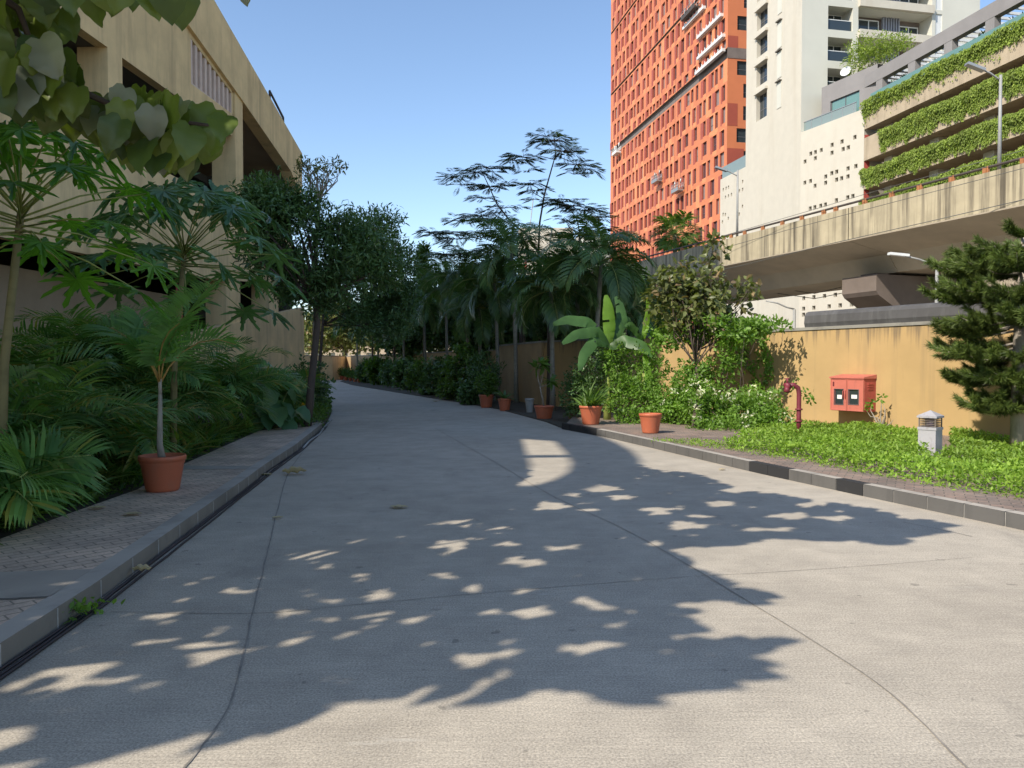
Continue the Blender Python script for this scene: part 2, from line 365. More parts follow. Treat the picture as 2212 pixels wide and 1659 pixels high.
KL = xy([(0,1445),(200,1307),(287,1241),(410,1147),(532,1055),(573,1022),(640,975),(680,940),(700,922)])
d0 = KL[0]-KL[1]; d0 /= np.linalg.norm(d0); KL = [KL[0]+d0*12] + KL
KL = resample(KL, .5)
KI = offset(KL, -.16)
PE = xy([(0,1163),(150,1108),(295,1057),(400,1000),(560,930)], .13)
d1 = PE[0]-PE[1]; d1 /= np.linalg.norm(d1); PE = [PE[0]+d1*9] + PE
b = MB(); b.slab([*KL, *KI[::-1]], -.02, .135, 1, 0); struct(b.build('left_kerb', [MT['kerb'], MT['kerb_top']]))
# kerb stone joints
b = MB(); kl = resample(KL, .6)
for i in range(2, len(kl)-1):
    t = kl[i+1]-kl[i-1]; t /= np.linalg.norm(t); nn = np.array([t[1], -t[0]])
    b.obox((*(kl[i]+nn*.0), .065), (*t,0), (*nn,0), (0,0,1), .004, .003, .063)
struct(b.build('kerb_joint', MT['mortar']))
b = MB(); b.slab([*KI, *PE[::-1]], -.02, .125); struct(b.build('left_pavement', MT['paver']))
# concrete bands laid across the paving
b = MB()
for q in ([(560,1002),(590,1003),(560,1016),(520,1014)], [(440,1009),(560,1003),(556,1013),(400,1013)]):
    pass
b.sheet([*xy([(395,1006),(572,1006),(556,1013),(380,1013)], .13)], .1295)
b.sheet([*xy([(-20,1236),(203,1229),(203,1233),(-20,1241)], .13)], .1295)
struct(b.build('paving_band', MT['slab']))
b = MB(); BE = xy([(560,930),(700,925),(716,893),(714,880),(702,858),(704,838),(692,826)])
b.slab([*PE, *BE[1:], (-30,78), (-45,78), (-45,-7)][::-1] if False else [*PE, *BE[1:], (-30,78), (-45,78), (-45,-7)], -.03, .09); struct(b.build('planting_bed_soil', MT['soil']))

# right kerb and pavement
KR = xy([(1213,927),(1300,943),(1400,966),(1640,1023),(1860,1071),(2212,1146)]); d2 = KR[-1]-KR[-2]; d2 /= np.linalg.norm(d2); KR = KR + [KR[-1]+d2*8]
KR = resample(KR, .45); KRI = offset(KR, -.13)
gx = lambda p: proj(np.array([p[0], p[1], 0.0]))[0]
b = MB()
for i in range(len(KR)-1):
    xm = gx((KR[i]+KR[i+1])/2)
    blk = (xm < 1285) or (1622 < xm < 1690) or (1785 < xm < 1872)
    a, c, e, f = KR[i], KR[i+1], KRI[i+1], KRI[i]
    g = .007
    t = (c-a)/np.linalg.norm(c-a)
    h = .15
    v = [(*(a+t*g), -.02), (*(c-t*g), -.02), (*(e-t*g), -.02), (*(f+t*g), -.02), (*(a+t*g), h), (*(c-t*g), h), (*(e-t*g), h), (*(f+t*g), h)]
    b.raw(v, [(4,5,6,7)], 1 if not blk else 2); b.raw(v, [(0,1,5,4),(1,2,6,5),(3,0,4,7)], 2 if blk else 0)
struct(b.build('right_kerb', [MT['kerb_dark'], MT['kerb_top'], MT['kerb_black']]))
b = MB(); b.slab([*offset(KR, -.012), *offset(KR, -.10)[::-1]], -.02, .138); struct(b.build('kerb_joint', MT['mortar']))

# ochre boundary wall (near run); top 2.5 m
HW = 2.5
w1 = G(2080,690,HW)[:2]; w2 = G(1650,712,HW)[:2]
dW = (w1-w2)/np.linalg.norm(w1-w2); nW = np.array([dW[1], -dW[0]]); nW = nW if nW @ (-w1) > 0 else -nW
RW = Plane(w2, dW, nW)
print('wall', w1, w2, dW, nW)
s_far = RW.px(1175, 760)[0]; s_near = np.linalg.norm(w1-w2)+7
root = thing('boundary_wall', 'long ochre rendered garden wall behind the red cabinet', 'wall', RW.w(0, 0))
b = MB(); b.pbox(RW, s_far, s_near, -.05, HW-.07, -.25, 0); b.build('wall_face', MT['ochre'], root)
b = MB(); b.pbox(RW, s_far-.02, s_near+.02, HW-.07, HW, -.28, .03); b.build('coping', MT['coping'], root)
s_r = RW.px(1737, 690)[0]
b = MB(); prof = [(-.27,2.503),(-.03,2.503),(.0,2.60),(-.02,2.78),(-.07,2.86),(-.16,2.89),(-.25,2.82)]
n = len(prof); v = []
for s_ in (s_r, s_near): v += [RW.w(s_, z, o) for o, z in prof]
b.raw(v, [(i, (i+1) % n, (i+1) % n+n, i+n) for i in range(n)] + [tuple(range(n)), tuple(range(2*n-1, n-1, -1))])
tag(b.build('wall_capping', MT['roll']), 'dark grey rounded capping beam lying along the ochre wall top', 'beam')

RI = [*KRI]; RWp = [RW.w(RW.px(x, 800)[0], 0)[:2] for x in (1240,)] 
pv = [*KRI] + [RW.w(s_near, 0)[:2], RW.w(RW.px(1262,900)[0], 0)[:2]]
b = MB(); b.slab(pv, -.02, .143); struct(b.build('right_pavement', MT['paver_r']))

# far walls
fw = [G(1083,745,HW)[:2], G(1176,745,HW)[:2]]
def wall_run(pts, label, mat, h=HW, th=.2, name='boundary_wall', cop=True):
    root = thing(name, label, 'wall', (*pts[0], 0)); b = MB(); c = MB()
    for p, q in zip(pts[:-1], pts[1:]):
        p = np.array(p); q = np.array(q); d = q-p; L = np.linalg.norm(d); d /= L; nn = np.array([d[1], -d[0]])
        m = (p+q)/2; b.obox((*m, h/2-.05), (*d,0), (*nn,0), (0,0,1), L/2+.01, th/2, h/2-.02); c.obox((*m, h-.035), (*d,0), (*nn,0), (0,0,1), L/2+.03, th/2+.03, .035)
    b.build('wall_face', mat, root); c.build('coping', MT['coping'], root); return root
pw = RW.w(s_far, 0)[:2]
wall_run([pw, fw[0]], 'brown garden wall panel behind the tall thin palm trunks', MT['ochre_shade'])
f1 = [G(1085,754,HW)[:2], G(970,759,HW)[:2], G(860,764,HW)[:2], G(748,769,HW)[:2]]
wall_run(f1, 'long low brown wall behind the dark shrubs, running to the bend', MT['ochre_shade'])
e1 = G(748,769,HW)[:2]; e2 = G(716,768,HW)[:2]
wall_run([e1, e1+(e2-e1)*1.0, e1+(e2-e1)*4+np.array([-6, 0])], 'pale sunlit wall closing the far end of the road', MT['beige'])
# bed between road and far wall
RE = xy([(1213,925),(1180,912),(1080,885),(1000,871),(900,855),(820,842),(760,832),(735,824)])
b = MB(); b.slab([*RE, *f1[::-1], fw[0], pw, RW.w(RW.px(1262,900)[0], 0)[:2]][::-1], -.02, .03); struct(b.build('wall_bed_soil', MT['soil']))

# road joints: narrow irregular strips of sealant
def joint(px, wd, mat, name='road_joint', sd=1, z=.004):
    r = rs(sd); q0 = np.array(px, float); q0 = np.array([[*u] for u in q0]); seg = []
    for i in range(len(q0)-1):
        a, b0, c, d = q0[max(i-1,0)], q0[i], q0[i+1], q0[min(i+2, len(q0)-1)]; t = np.linspace(0, 1, 9)[:-1, None]
        seg.append(.5*((2*b0)+(c-a)*t+(2*a-5*b0+4*c-d)*t*t+(3*b0-a-3*c+d)*t**3))
    px = np.concatenate(seg+[q0[-1:]]); p = resample(xy(px), .12); n = len(p)
    p = p + np.convolve(r.randn(n*2), np.ones(5)/5, 'same').reshape(n, 2)*.004
    wv = wd*(.7+.6*r.rand(n)); a = offset(p, .5)-p; a = a/np.linalg.norm(a, axis=1)[:, None]
    L = p - a*wv[:, None]/2; R = p + a*wv[:, None]/2
    v = np.concatenate([np.c_[L, np.full(n, z)], np.c_[R, np.full(n, z)]]); i = np.arange(n-1)
    b = MB(); b.raw(v, np.stack([i, i+n, i+n+1, i+1], 1)); return struct(b.build(name, mat))
joint([(2260,1790),(2090,1659),(1900,1480),(1600,1290),(1380,1160),(1200,1075),(1080,1005),(1000,960),(940,925)], .009, MT['joint'], sd=2)
joint([(300,1760),(400,1659),(490,1535),(520,1440),(545,1330),(600,1100),(622,1025),(655,975)], .010, MT['joint'], sd=3)
joint([(240,1322),(545,1326),(760,1308),(1100,1277),(1490,1246)], .006, MT['crack'], sd=4)
joint([(1500,1246),(1800,1228),(2100,1205)], .004, MT['crack'], sd=5)
joint([(1950,1128),(2040,1146),(2100,1160)], .008, MT['crack'], sd=6)

# manhole slab in the left pavement
q = xy([(-60,1239),(196,1234),(112,1290),(-70,1298)], .13); qc = sum(q)/4
root = thing('manhole_cover', 'rectangular concrete access slab set in the left paving', 'manhole cover', (*qc, .13))
b = MB(); b.sheet([*[qc+(p-qc)*1.012 for p in q]], .131); b.build('frame', MT['joint'], root)
b = MB(); b.sheet([*[qc+(p-qc)*.975 for p in q]], .135); b.build('slab', MT['slab'], root)

# ================================================================ wall with openings
def wall_holes(b, pl, S0, S1, Z0, Z1, holes, depth=.3, m=0, mr=None, o=0.0):
    ss = sorted({S0, S1, *[q for h in holes for q in h[:2]]}); zs = sorted({Z0, Z1, *[q for h in holes for q in h[2:4]]})
    ss = [q for q in ss if S0 <= q <= S1]; zs = [q for q in zs if Z0 <= q <= Z1]
    for i in range(len(ss)-1):
        cs = (ss[i]+ss[i+1])/2; run = None
        hs = [h for h in holes if h[0] < cs < h[1]]
        edges = sorted({Z0, Z1, *[min(max(q, Z0), Z1) for h in hs for q in h[2:4]]})
        for j in range(len(edges)-1):
            cz = (edges[j]+edges[j+1])/2
            if any(h[2] < cz < h[3] for h in hs): continue
            b.quad(pl.w(ss[i], edges[j], o), pl.w(ss[i+1], edges[j], o), pl.w(ss[i+1], edges[j+1], o), pl.w(ss[i], edges[j+1], o), m)
    mr = m if mr is None else mr
    for h in holes:
        a0, a1, z0, z1 = h[:4]
        for A, B in (((a0,z0),(a1,z0)), ((a1,z0),(a1,z1)), ((a1,z1),(a0,z1)), ((a0,z1),(a0,z0))):
            b.quad(pl.w(*A, o), pl.w(*B, o), pl.w(*B, o-depth), pl.w(*A, o-depth), mr)
def pane(b, pl, h, o, m=0, bars=0, mf=1, fr=.05, split=False):
    a0, a1, z0, z1 = h[:4]
    b.quad(pl.w(a0, z0, o), pl.w(a1, z0, o), pl.w(a1, z1, o), pl.w(a0, z1, o), m)
    if fr:
        e = o+.04
        b.pbox(pl, a0, a0+fr, z0, z1, o, e, mf); b.pbox(pl, a1-fr, a1, z0, z1, o, e, mf); b.pbox(pl, a0+fr, a1-fr, z0, z0+fr, o, e, mf); b.pbox(pl, a0+fr, a1-fr, z1-fr, z1, o, e, mf)
        for i in range(bars):
            c = a0+(a1-a0)*(i+1)/(bars+1); b.pbox(pl, c-fr/2, c+fr/2, z0+fr, z1-fr, o, e-.005, mf)
        if split: b.pbox(pl, a0+fr, a1-fr, z0+(z1-z0)*.4, z0+(z1-z0)*.4+fr, o, e-.008, mf)

# ================================================================ left building (concrete ramps and parapets)
LB = Plane((-11.27, 0), (.055, 1), (1, -.055))
lb = thing('ramp_building', 'big beige concrete parking building with sloping ramps on the left', 'building', LB.w(15, 0))
def lp(x, y): return tuple(LB.px(x, y))
Ye = lp(645, 330)[0]
# upper ramp parapet: slopes down away from us
t1 = lp(455, 0); t2 = lp(645, 330); b1_ = lp(380, 27); b2_ = lp(623, 370); Yx = lp(652, 500)[0]
# sunlit lens on the road -> opening in the high end screen
lens = [(1130,949),(1202,955),(1224,978),(1237,1000),(1230,1020),(1200,1036),(1160,1047),(1116,1045),(1140,1025),(1148,1005),(1140,980)]
def to_face(px):
    g = G(*px)[:2]; t = ((g - LB.p0) @ LB.n) / (SH @ LB.n); q = g - SH*t
    return ((q-LB.p0) @ LB.d, t)
hole = [to_face(p) for p in lens]; barp = [to_face(p) for p in ((1140,983),(1226,983),(1228,988),(1141,989))]
bz = to_face((1345,985)); bz2 = to_face((1385,1000)); print('screen', hole, bz, bz2, t1, t2, b1_, b2_, Ye)
zt = t1[1]
upper = [(b1_[0], b1_[1]), (lp(510,207)[0], lp(510,207)[1]), (b2_[0], b2_[1]), (t2[0]-.15, b2_[1]-.75), (t2[0]+.1, b2_[1]-.45), (t2[0]+.12, t2[1]), (t1[0], t1[1]), (17, t1[1]+.75), *[to_face(q_) for q_ in ((1281,935),(1330,956),(1362,973),(1382,992),(1381,1008),(1352,1026),(1290,1050),(1200,1075))], (-2.6, 11.0), (8, 12.1), (16, 12.3)]
ia = [i for i, u in enumerate(upper) if u == (17, t1[1]+.75)][0]
far_ = upper[:ia+1] + [upper[-1]]; near_ = upper[ia:]
hc = np.mean(np.array(hole), 0); hole = [tuple(hc+(np.array(h)-hc)*np.array([1.05,1.10])) for h in hole]
b = MB(); b.ppoly(LB, far_, -.35, .12, 0); b.ppoly(LB, near_, -.07, .02, 0, [hole[::-1]]); b.ppoly(LB, barp, -.06, .01)
b.build('upper_parapet', MT['beige'], lb)
# main upper wall with the louvred window
lv = [lp(412,82), lp(503,204), lp(503,247), lp(413,181)]
pl_y = lp(240,100)[0]; pr_y = lp(510,250)[0]
b = MB(); zo = 9.6
b.ppoly(LB, [(-2.6, 6.8), (.0, 6.8), (.0, zo), (pr_y-.35, zo), (pr_y-.35, lp(510,207)[1]+.1), (b1_[0], b1_[1]+.1), (16, 12.4), (8, 12.2), (-2.6, 11.3)], -.3, -.002, 0, [[(a, z) for a, z in lv]])
b.build('upper_wall', MT['beige'], lb)
lou = MB()
for i in range(10):
    f = (i+.0)/9*.96+.02; a = lv[0][0]+(lv[1][0]-lv[0][0])*f; z1 = lv[0][1]+(lv[1][1]-lv[0][1])*f; z0 = lv[3][1]+(lv[2][1]-lv[3][1])*f
    lou.pbox(LB, a-.07, a+.07, z0, z1, -.28, -.015)
lou.pbox(LB, lv[0][0], lv[1][0], min(lv[2][1], lv[3][1])-.0, min(lv[2][1], lv[3][1])+.06, -.27, -.02)
lou.ppoly(LB, lv, -.31, -.29, 1)
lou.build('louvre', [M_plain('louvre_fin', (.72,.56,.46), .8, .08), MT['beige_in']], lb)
# balcony / ramp wall, and what lies under it
zb = 7.18
b = MB(); b.ppoly(LB, [(-.5, 3.85), (lp(455,600)[0], 4.4), (lp(600,600)[0], 4.9), (Ye+.05, 4.9), (Ye+.05, 6.5), (lp(580,470)[0], zb), (-.5, zb)], -.25, 0); b.build('lower_parapet', MT['beige'], lb)
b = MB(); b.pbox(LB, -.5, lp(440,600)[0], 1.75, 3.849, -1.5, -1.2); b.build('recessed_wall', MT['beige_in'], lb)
r1 = lp(455,709); r2 = lp(655,664)
b = MB(); b.ppoly(LB, [(r1[0]-3, -.05), (r2[0], -.05), (r2[0], r2[1]), (r1[0], r1[1]), (r1[0]-3, r1[1]-.5)], -.25, .03); b.build('ramp_wall', MT['beige'], lb)
for x0, z0, z1 in ((240, zb, zo+.6), (508, zb, 11.2)):
    a = lp(x0, 300)[0]; cl = MB(); cl.pbox(LB, a-.1, a+.55, z0, z1, -.8, -.001 if x0 == 240 else .05); cl.build('pillar', MT['beige'], lb)
for x0, x1, z0, z1 in ((490, 521, 2.6, 4.95), (583,603,3.4,5.2), (160,200,0,1.9)):
    a0 = lp(x0, 650)[0]; a1 = lp(x1, 650)[0]; c2 = MB(); c2.pbox(LB, a0, a1, z0, z1, -.75, -.03); c2.build('pillar', MT['beige'], lb)
# interior: slabs, ceilings, back wall, lit ramp beam
b = MB(); b.pbox(LB, -.45, Ye-.3, 5.9, 6.15, -9, -.3); b.pbox(LB, -.45, pr_y-.4, 9.62, 9.9, -9, -.31); b.pbox(LB, pr_y-.4, Ye-.2, 9.3, 9.6, -9, -3.5)
b.pbox(LB, -.45, Ye-.3, 3.3, 3.55, -9, -1.6); b.pbox(LB, -.45, Ye-.3, -.05, 12.0, -9.3, -9.0); b.pbox(LB, 17, Ye-6, 10.9, 11.1, -9, -.36)
b.pbox(LB, Ye-.35, Ye-.1, -.05, 10.6, -9, -.3); b.pbox(LB, -.6, -.45, -.05, 9.9, -9.3, -.3)
for a in np.arange(3, Ye, 4.2): b.pbox(LB, a, a+.3, 9.2, 9.62, -9, -.4)
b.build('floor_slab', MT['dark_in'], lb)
ra = lp(515, 262); rb = lp(583, 345)
b = MB(); b.ppoly(LB, [(ra[0], ra[1]+.1), (ra[0], ra[1]-.55), (rb[0]+.6, rb[1]-.35), (rb[0]+.6, rb[1]-.2)], -2.2, -1.9); b.build('ramp_beam', MT['beige'], lb)
b = MB()
for a0, a1, z, o in ((-.4, 23, 1.72, 0),): b.pbox(LB, a0, a1, -.05, .9, -1.3, -1.0)
b.build('plinth', MT['dark_in'], lb)
b = MB(); b.box(-30, -15, 5, 19, -.05, 30); b.build('shade_block', MT['beige'], lb)  # block hidden from view, put in to keep the right-hand palms in shade
for x_, y0_, y1_ in ((411, 585, 720), (402, 600, 700)):
    s_a = lp(x_, 640)[0]; q = MB(); q.tube([LB.w(s_a, 4.4, -.3), LB.w(s_a, 1.2, -.3)], .05 if x_ == 411 else .03, 6); q.build('downpipe', MT['hosered_d'], lb)
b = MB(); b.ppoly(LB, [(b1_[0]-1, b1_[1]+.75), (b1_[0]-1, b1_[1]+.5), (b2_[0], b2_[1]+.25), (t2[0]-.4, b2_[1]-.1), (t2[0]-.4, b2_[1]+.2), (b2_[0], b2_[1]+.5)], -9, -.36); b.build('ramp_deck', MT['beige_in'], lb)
# rusty frame on the parapet
q1 = lp(588, 213); q2 = lp(617, 270); zf = lambda a: t1[1]+(t2[1]-t1[1])*(a-t1[0])/(t2[0]-t1[0])
b = MB()
zz = [zf(q1[0])-.05, zf(q2[0])-.05]
b.tube([LB.w(q1[0], zz[0], -.1), LB.w(q1[0], q1[1]+.3, -.1), LB.w(q2[0], q2[1]+.3, -.1), LB.w(q2[0], zz[1], -.1)], .05, 6)
b.tube([LB.w(q1[0], (zz[0]+q1[1])/2+.1, -.1), LB.w(q2[0], (zz[1]+q2[1])/2+.1, -.1)], .035, 6)
tag(b.build('roof_railing', MT['pipe']), 'small dark metal frame standing on the sloping beige parapet', 'railing')

# unseen tower out of frame, added to shade the flyover end and far palms
nb = thing('shade_tower', 'tall beige tower out of view behind the ramp building, added for its shade', 'building', (-42, 25, 0))
T1 = Plane((-31, 5), (0, 1), (1, 0)); hs = [(2+4*i, 3.6+4*i, 3+3.4*k, 4.6+3.4*k) for i in range(10) for k in range(17)]
b = MB(); b.box(-52, -31.35, 5, 47, 0, 62); wall_holes(b, T1, 0, 42, 0, 62.3, hs, .3); b.build('wall', MT['beige'], nb)
b = MB(); [pane(b, T1, h, -.25, fr=0) for h in hs]; o = b.build('window_panes', MT['win2'], nb); o['kind'] = 'stuff'

# ================================================================ orange tower
OC = np.array([30.9, 110.0]); OA = Plane(OC, (-.187,.982), (-.982,-.187)); OB = Plane(OC, (.982,.187), (.187,-.982))
ot = thing('orange_tower', 'tall orange panelled block with scattered narrow windows and grey bands', 'building', (*OC, 0))
SA = OA.px(1319, 300)[0]; r = rs(7)
fl = 3.2; zband = OA.px(1567,129)[1]
b = MB(); wins = []
k0 = int(zband//fl)+1
levels = [zband - fl*(i) for i in range(14, 0, -1)] + [zband + fl*i for i in range(0, 13)]
levels = [z for z in levels if z > 2]
mm = {'o': 0, 'l': 1, 'r': 2}
b.quad(OA.w(0, 0), OA.w(SA, 0), OA.w(SA, levels[0]), OA.w(0, levels[0]), 0)
for li, z0 in enumerate(levels):
    z1 = z0+fl; isband = any(abs(z0-(zband+fl*4*q)) < .1 for q in range(-3, 4)); low = abs(z0-zband) < .1
    zs = z0
    if isband and z0 >= zband-.1:
        bh = 1.5 if low else .5
        b.pbox(OA, -.02, SA, z0+.001, z0+bh-.001, -1.2, -.5, 3); zs = z0+bh
        b.quad(OA.w(0,zs), OA.w(SA,zs), OA.w(SA,zs,-.5), OA.w(0,zs,-.5), 3); b.quad(OA.w(0,z0,-.5), OA.w(SA,z0,-.5), OA.w(SA,z0), OA.w(0,z0), 3)
    s = .0; wz0 = z0+.65 if not (isband and low) else z0+1.7; wz1 = z0+2.95
    while s < SA-.01:
        pw_ = r.choice([.4,.55,.7,.9,1.3]); e = min(s+pw_, SA)
        m = r.choice([0,0,1,0]); b.quad(OA.w(e,zs), OA.w(s,zs), OA.w(s,z1), OA.w(e,z1), m); s = e
        if s >= SA-1.3: 
            b.quad(OA.w(SA,zs), OA.w(s,zs), OA.w(s,z1), OA.w(SA,z1), 0); break
        ww = r.choice([.9,1.1,1.35]); h = (s, s+ww, wz0+r.choice([0,0,.25]), wz1)
        wall_holes(b, OA, s, s+ww, zs, z1, [h], .32, r.choice([0,0,1]), 2); wins.append(h); s += ww
        if r.rand() < .68:
            rw = r.choice([.45,.7,.9]); top = r.rand() < .25
            b.quad(OA.w(s+rw,zs), OA.w(s,zs), OA.w(s,wz0-.2 if not top else zs+.01), OA.w(s+rw,wz0-.2 if not top else zs+.01), 0)
            b.quad(OA.w(s+rw,wz0-.2 if not top else zs+.01), OA.w(s,wz0-.2 if not top else zs+.01), OA.w(s,wz1), OA.w(s+rw,wz1), 2)
            b.quad(OA.w(s+rw,wz1), OA.w(s,wz1), OA.w(s,z1), OA.w(s+rw,z1), 0); s += rw
# side face
xb0 = OB.px(1591, 300)[0]; hb = []
for z0 in levels: hb.append((xb0+(0 if r.rand() < .5 else 1.0), xb0+4.6, z0+.9, z0+2.9))
hb = [h for h in hb if abs(h[2]-.9-zband) > .2]
wall_holes(b, OB, 0, 22, 0, levels[-1]+fl, hb, .3, 0, 3)
for z0 in levels:
    if r.rand() < .45: b.pbox(OB, .02, r.choice([1.6,2.6]), z0, z0+fl, -.02, .02, 2)
b.pbox(OB, -.05, 22, zband, zband+1.5, .03, .06, 3)
ztop = levels[-1]+fl
b.raw([OA.w(0,ztop), OA.w(SA,ztop), OA.w(SA,ztop,-22), OA.w(0,ztop,-22)], [(0,1,2,3)]); b.raw([OA.w(SA,0), OA.w(SA,0,-22), OA.w(SA,ztop,-22), OA.w(SA,ztop)], [(0,1,2,3)])
b.build('wall', [MT['orange'], MT['orange_b'], MT['redbrown'], MT['grey_band']], ot)
wins.sort(key=lambda h: (h[0] + (0 if 17 < h[2] < 54 else 1000)))
for h in wins[:78]:
    q = MB(); pane(q, OA, h, -.28, 0, 0, 1, .06, split=r.rand() < .4); q.build('window', [MT['win'] if r.rand() < .7 else MT['win3'], MT['frame']], ot)
q = MB()
for h in wins[78:]: pane(q, OA, h, -.28, int(r.rand() < .28), 0, 1, 0)
o = q.build('window_panes', [MT['win'], MT['win3']], ot); o['kind'] = 'stuff'
for h in hb:
    q = MB(); pane(q, OB, h, -.25, 0, 2, 1, .09, split=True); q.build('window', [MT['win2'], MT['frame']], ot)
for (xa, ya, xb, yb) in ((1507,155,1567,109),(1511,127,1567,73),(1511,78,1563,33),(1480,60,1525,15)):
    a0 = OA.px(xa, ya); a1 = OA.px(xb, yb); q = MB(); q.pbox(OA, a0[0], a1[0], (a0[1]+a1[1])/2-.35, (a0[1]+a1[1])/2+.1, .0, .5)
    for s_ in np.arange(a1[0]+.4, a0[0], 1.1): q.pbox(OA, s_, s_+.12, (a0[1]+a1[1])/2+.1, (a0[1]+a1[1])/2+.5, .35, .45)
    q.build('ledge', MT['white_fr'], ot)
# maintenance cradles
for (x, y, wd, lab, tilt) in ((1339,326,3.0,'white work cradle hanging near the left edge of the orange tower', .3), (1427,386,2.6,'grey work cradle on the orange tower, left of the pair', .0), (1472,406,2.8,'grey work cradle on the orange tower, right of the pair', .1), (1501,22,5.2,'dark work platform high on the orange tower near the frame top', 0)):
    a = OA.px(x, y); rt = thing('work_cradle', lab, 'cradle', OA.w(a[0], a[1]-.6), 'work cradles on the orange tower'); z = a[1]-.6; o0, o1 = .25, 1.25
    q = MB(); q.pbox(OA, a[0]-wd/2, a[0]+wd/2, z-.12, z+.08, o0, o1); q.pbox(OA, a[0]-wd/2, a[0]+wd/2, z+.08, z+.45, o1-.04, o1); q.build('platform', MT['white_fr'] if tilt == .3 else MT['metal'] if y > 100 else MT['pipe'], rt)
    q = MB()
    for s_ in np.linspace(a[0]-wd/2+.05, a[0]+wd/2-.05, 5):
        for o_ in (o0+.05, o1-.05): q.tube([OA.w(s_, z, o_), OA.w(s_, z+1.15, o_)], .04, 5)
    for o_ in (o0+.05, o1-.05):
        for zz_ in (.65, 1.15): q.tube([OA.w(a[0]-wd/2, z+zz_, o_), OA.w(a[0]+wd/2, z+zz_, o_)], .04, 5)
    for s_ in (a[0]-wd/2+.2, a[0]+wd/2-.2): q.tube([OA.w(s_, z+1.1, .7), OA.w(s_, z+1.9, .6)], .12, 5)
    q.build('guard_rail', MT['white_fr'] if tilt == .3 else MT['metal'], rt)
    q = MB()
    for s_ in (a[0]-wd/2+.2, a[0]+wd/2-.2): q.tube([OA.w(s_, z+1.1, .7), OA.w(s_, ztop, .5)], .015, 4)
    q.build('rope', MT['wire'], rt)

# ================================================================ white tower, podium, car park
def cf(x, y): return 1290+x*.41667, y*.41667          # crop-3 coordinates
WA = Plane((32.2,70), (-.3955,.9185), (-.9185,-.3955)); PZ = WA.px(1861,237)[1]
sT = WA.px(1729,400)[0]; TC = WA.w(sT, 0)[:2]
TA = Plane(TC, (-.197,.98), (-.98,-.197)); TB = Plane(TC, (.98,.197), (.197,-.98))
pod = thing('podium_block', 'white podium wall dotted with small square holes beside the planted car park', 'building', WA.w(0, 0))
hl = [(1106,795),(1133,785),(1160,775),(1080,840),(1133,823),(1216,755),(1216,795),(1272,735),(1273,775),(1302,765),(1333,715),(1186,912),(1213,903),(1240,895),(1300,875),(1342,865),(1078,945),(1104,937),(1131,966),(1185,950),(1241,935),(1270,926),(1299,917),(1103,1078),(1129,1072),(1156,1064),(1183,1057),(1239,1042),(1297,1026),(1327,1020),(1097,1503),(1149,1497),(1204,1490),(1261,1480),(1291,1480),(1070,1543),(1122,1537),(1176,1531),(1232,1526),(1291,1521),(1320,1517),(1070,1598),(1122,1594),(1203,1586),(1260,1581),(1318,1576),(1070,1632)]
def sq(pl, x, y, hx, hz):
    a, z = pl.px(*cf(x, y)); a = round(a/.15)*.15; z = round(z/.15)*.15; return (a-hx, a+hx, z-hz, z+hz)
hp = [sq(WA, x, y, .19 if y < 1400 else .21, .20) for x, y in hl]
b = MB(); wall_holes(b, WA, 0, sT, -.05, PZ, hp, .35); b.pbox(WA, 0, sT, PZ, PZ+.002, -14, 0)
b.quad(WA.w(0,-.05), WA.w(0,PZ), WA.w(0,PZ,-14), WA.w(0,-.05,-14)); b.build('wall', MT['white'], pod)
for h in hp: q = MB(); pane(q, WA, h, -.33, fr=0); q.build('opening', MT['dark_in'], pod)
b = MB()
for s_ in np.arange(1.5, sT, 1.3): b.pbox(WA, s_, s_+.05, PZ, PZ+1.1, -.35, -.3, 1)
b.pbox(WA, 1.2, sT, PZ+.1, PZ+1.0, -.34, -.32); b.pbox(WA, 1.2, sT, PZ+1.0, PZ+1.06, -.36, -.28, 1); b.build('glass_railing', [MT['rail_glass'], MT['metal']], pod)

wt = thing('white_tower', 'tall white apartment tower between the orange block and the car park', 'building', (*TC, 0))
s1 = TA.px(1611, 300)[0]; ZT = 75
ha = []
for (ya, yb) in ((-75,18),(70,166),(205,305),(350,456),(497,632)):
    l = TA.px(*cf(826, (ya+yb)/2)); rr = TA.px(*cf(881, (ya+yb)/2)); z1 = TA.px(*cf(826, ya))[1]; z0 = TA.px(*cf(826, yb))[1]; ha.append((min(l[0], rr[0]), max(l[0], rr[0]), z0, z1))
L0 = ha[-2][0]; L1 = ha[-2][1]; ha = [(L0, L1, h[2], h[3]) for h in ha]
for k in range(1, 5): ha.append((L0, L1, ha[1][2]+ (ha[1][2]-ha[2][2])*(k+1), ha[1][3]+(ha[1][2]-ha[2][2])*(k+1)))
hsl = []
for (ya, yb) in ((-40,80),(115,256),(268,410),(425,565)):
    l = TA.px(*cf(936, (ya+yb)/2)); rr = TA.px(*cf(958, (ya+yb)/2)); hsl.append((min(l[0], rr[0]), max(l[0], rr[0]), TA.px(*cf(936, yb))[1], TA.px(*cf(936, ya))[1]))
hsl = [(hsl[1][0], hsl[1][1], h[2], h[3]) for h in hsl]
b = MB(); wall_holes(b, TA, 0, s1, -.05, ZT, ha, .55, 0); 
b2 = MB()
for h in ha: b.pbox(TA, h[0]-.15, h[1]+.15, h[3]+.02, h[3]+.3, 0.002, .3)
for h in hsl: b.pbox(TA, h[0], h[1], h[2], h[3]-.15, .001, .05, 1); b.pbox(TA, h[0]-.05, h[1]+.05, h[3]-.12, h[3], .001, .28, 2)
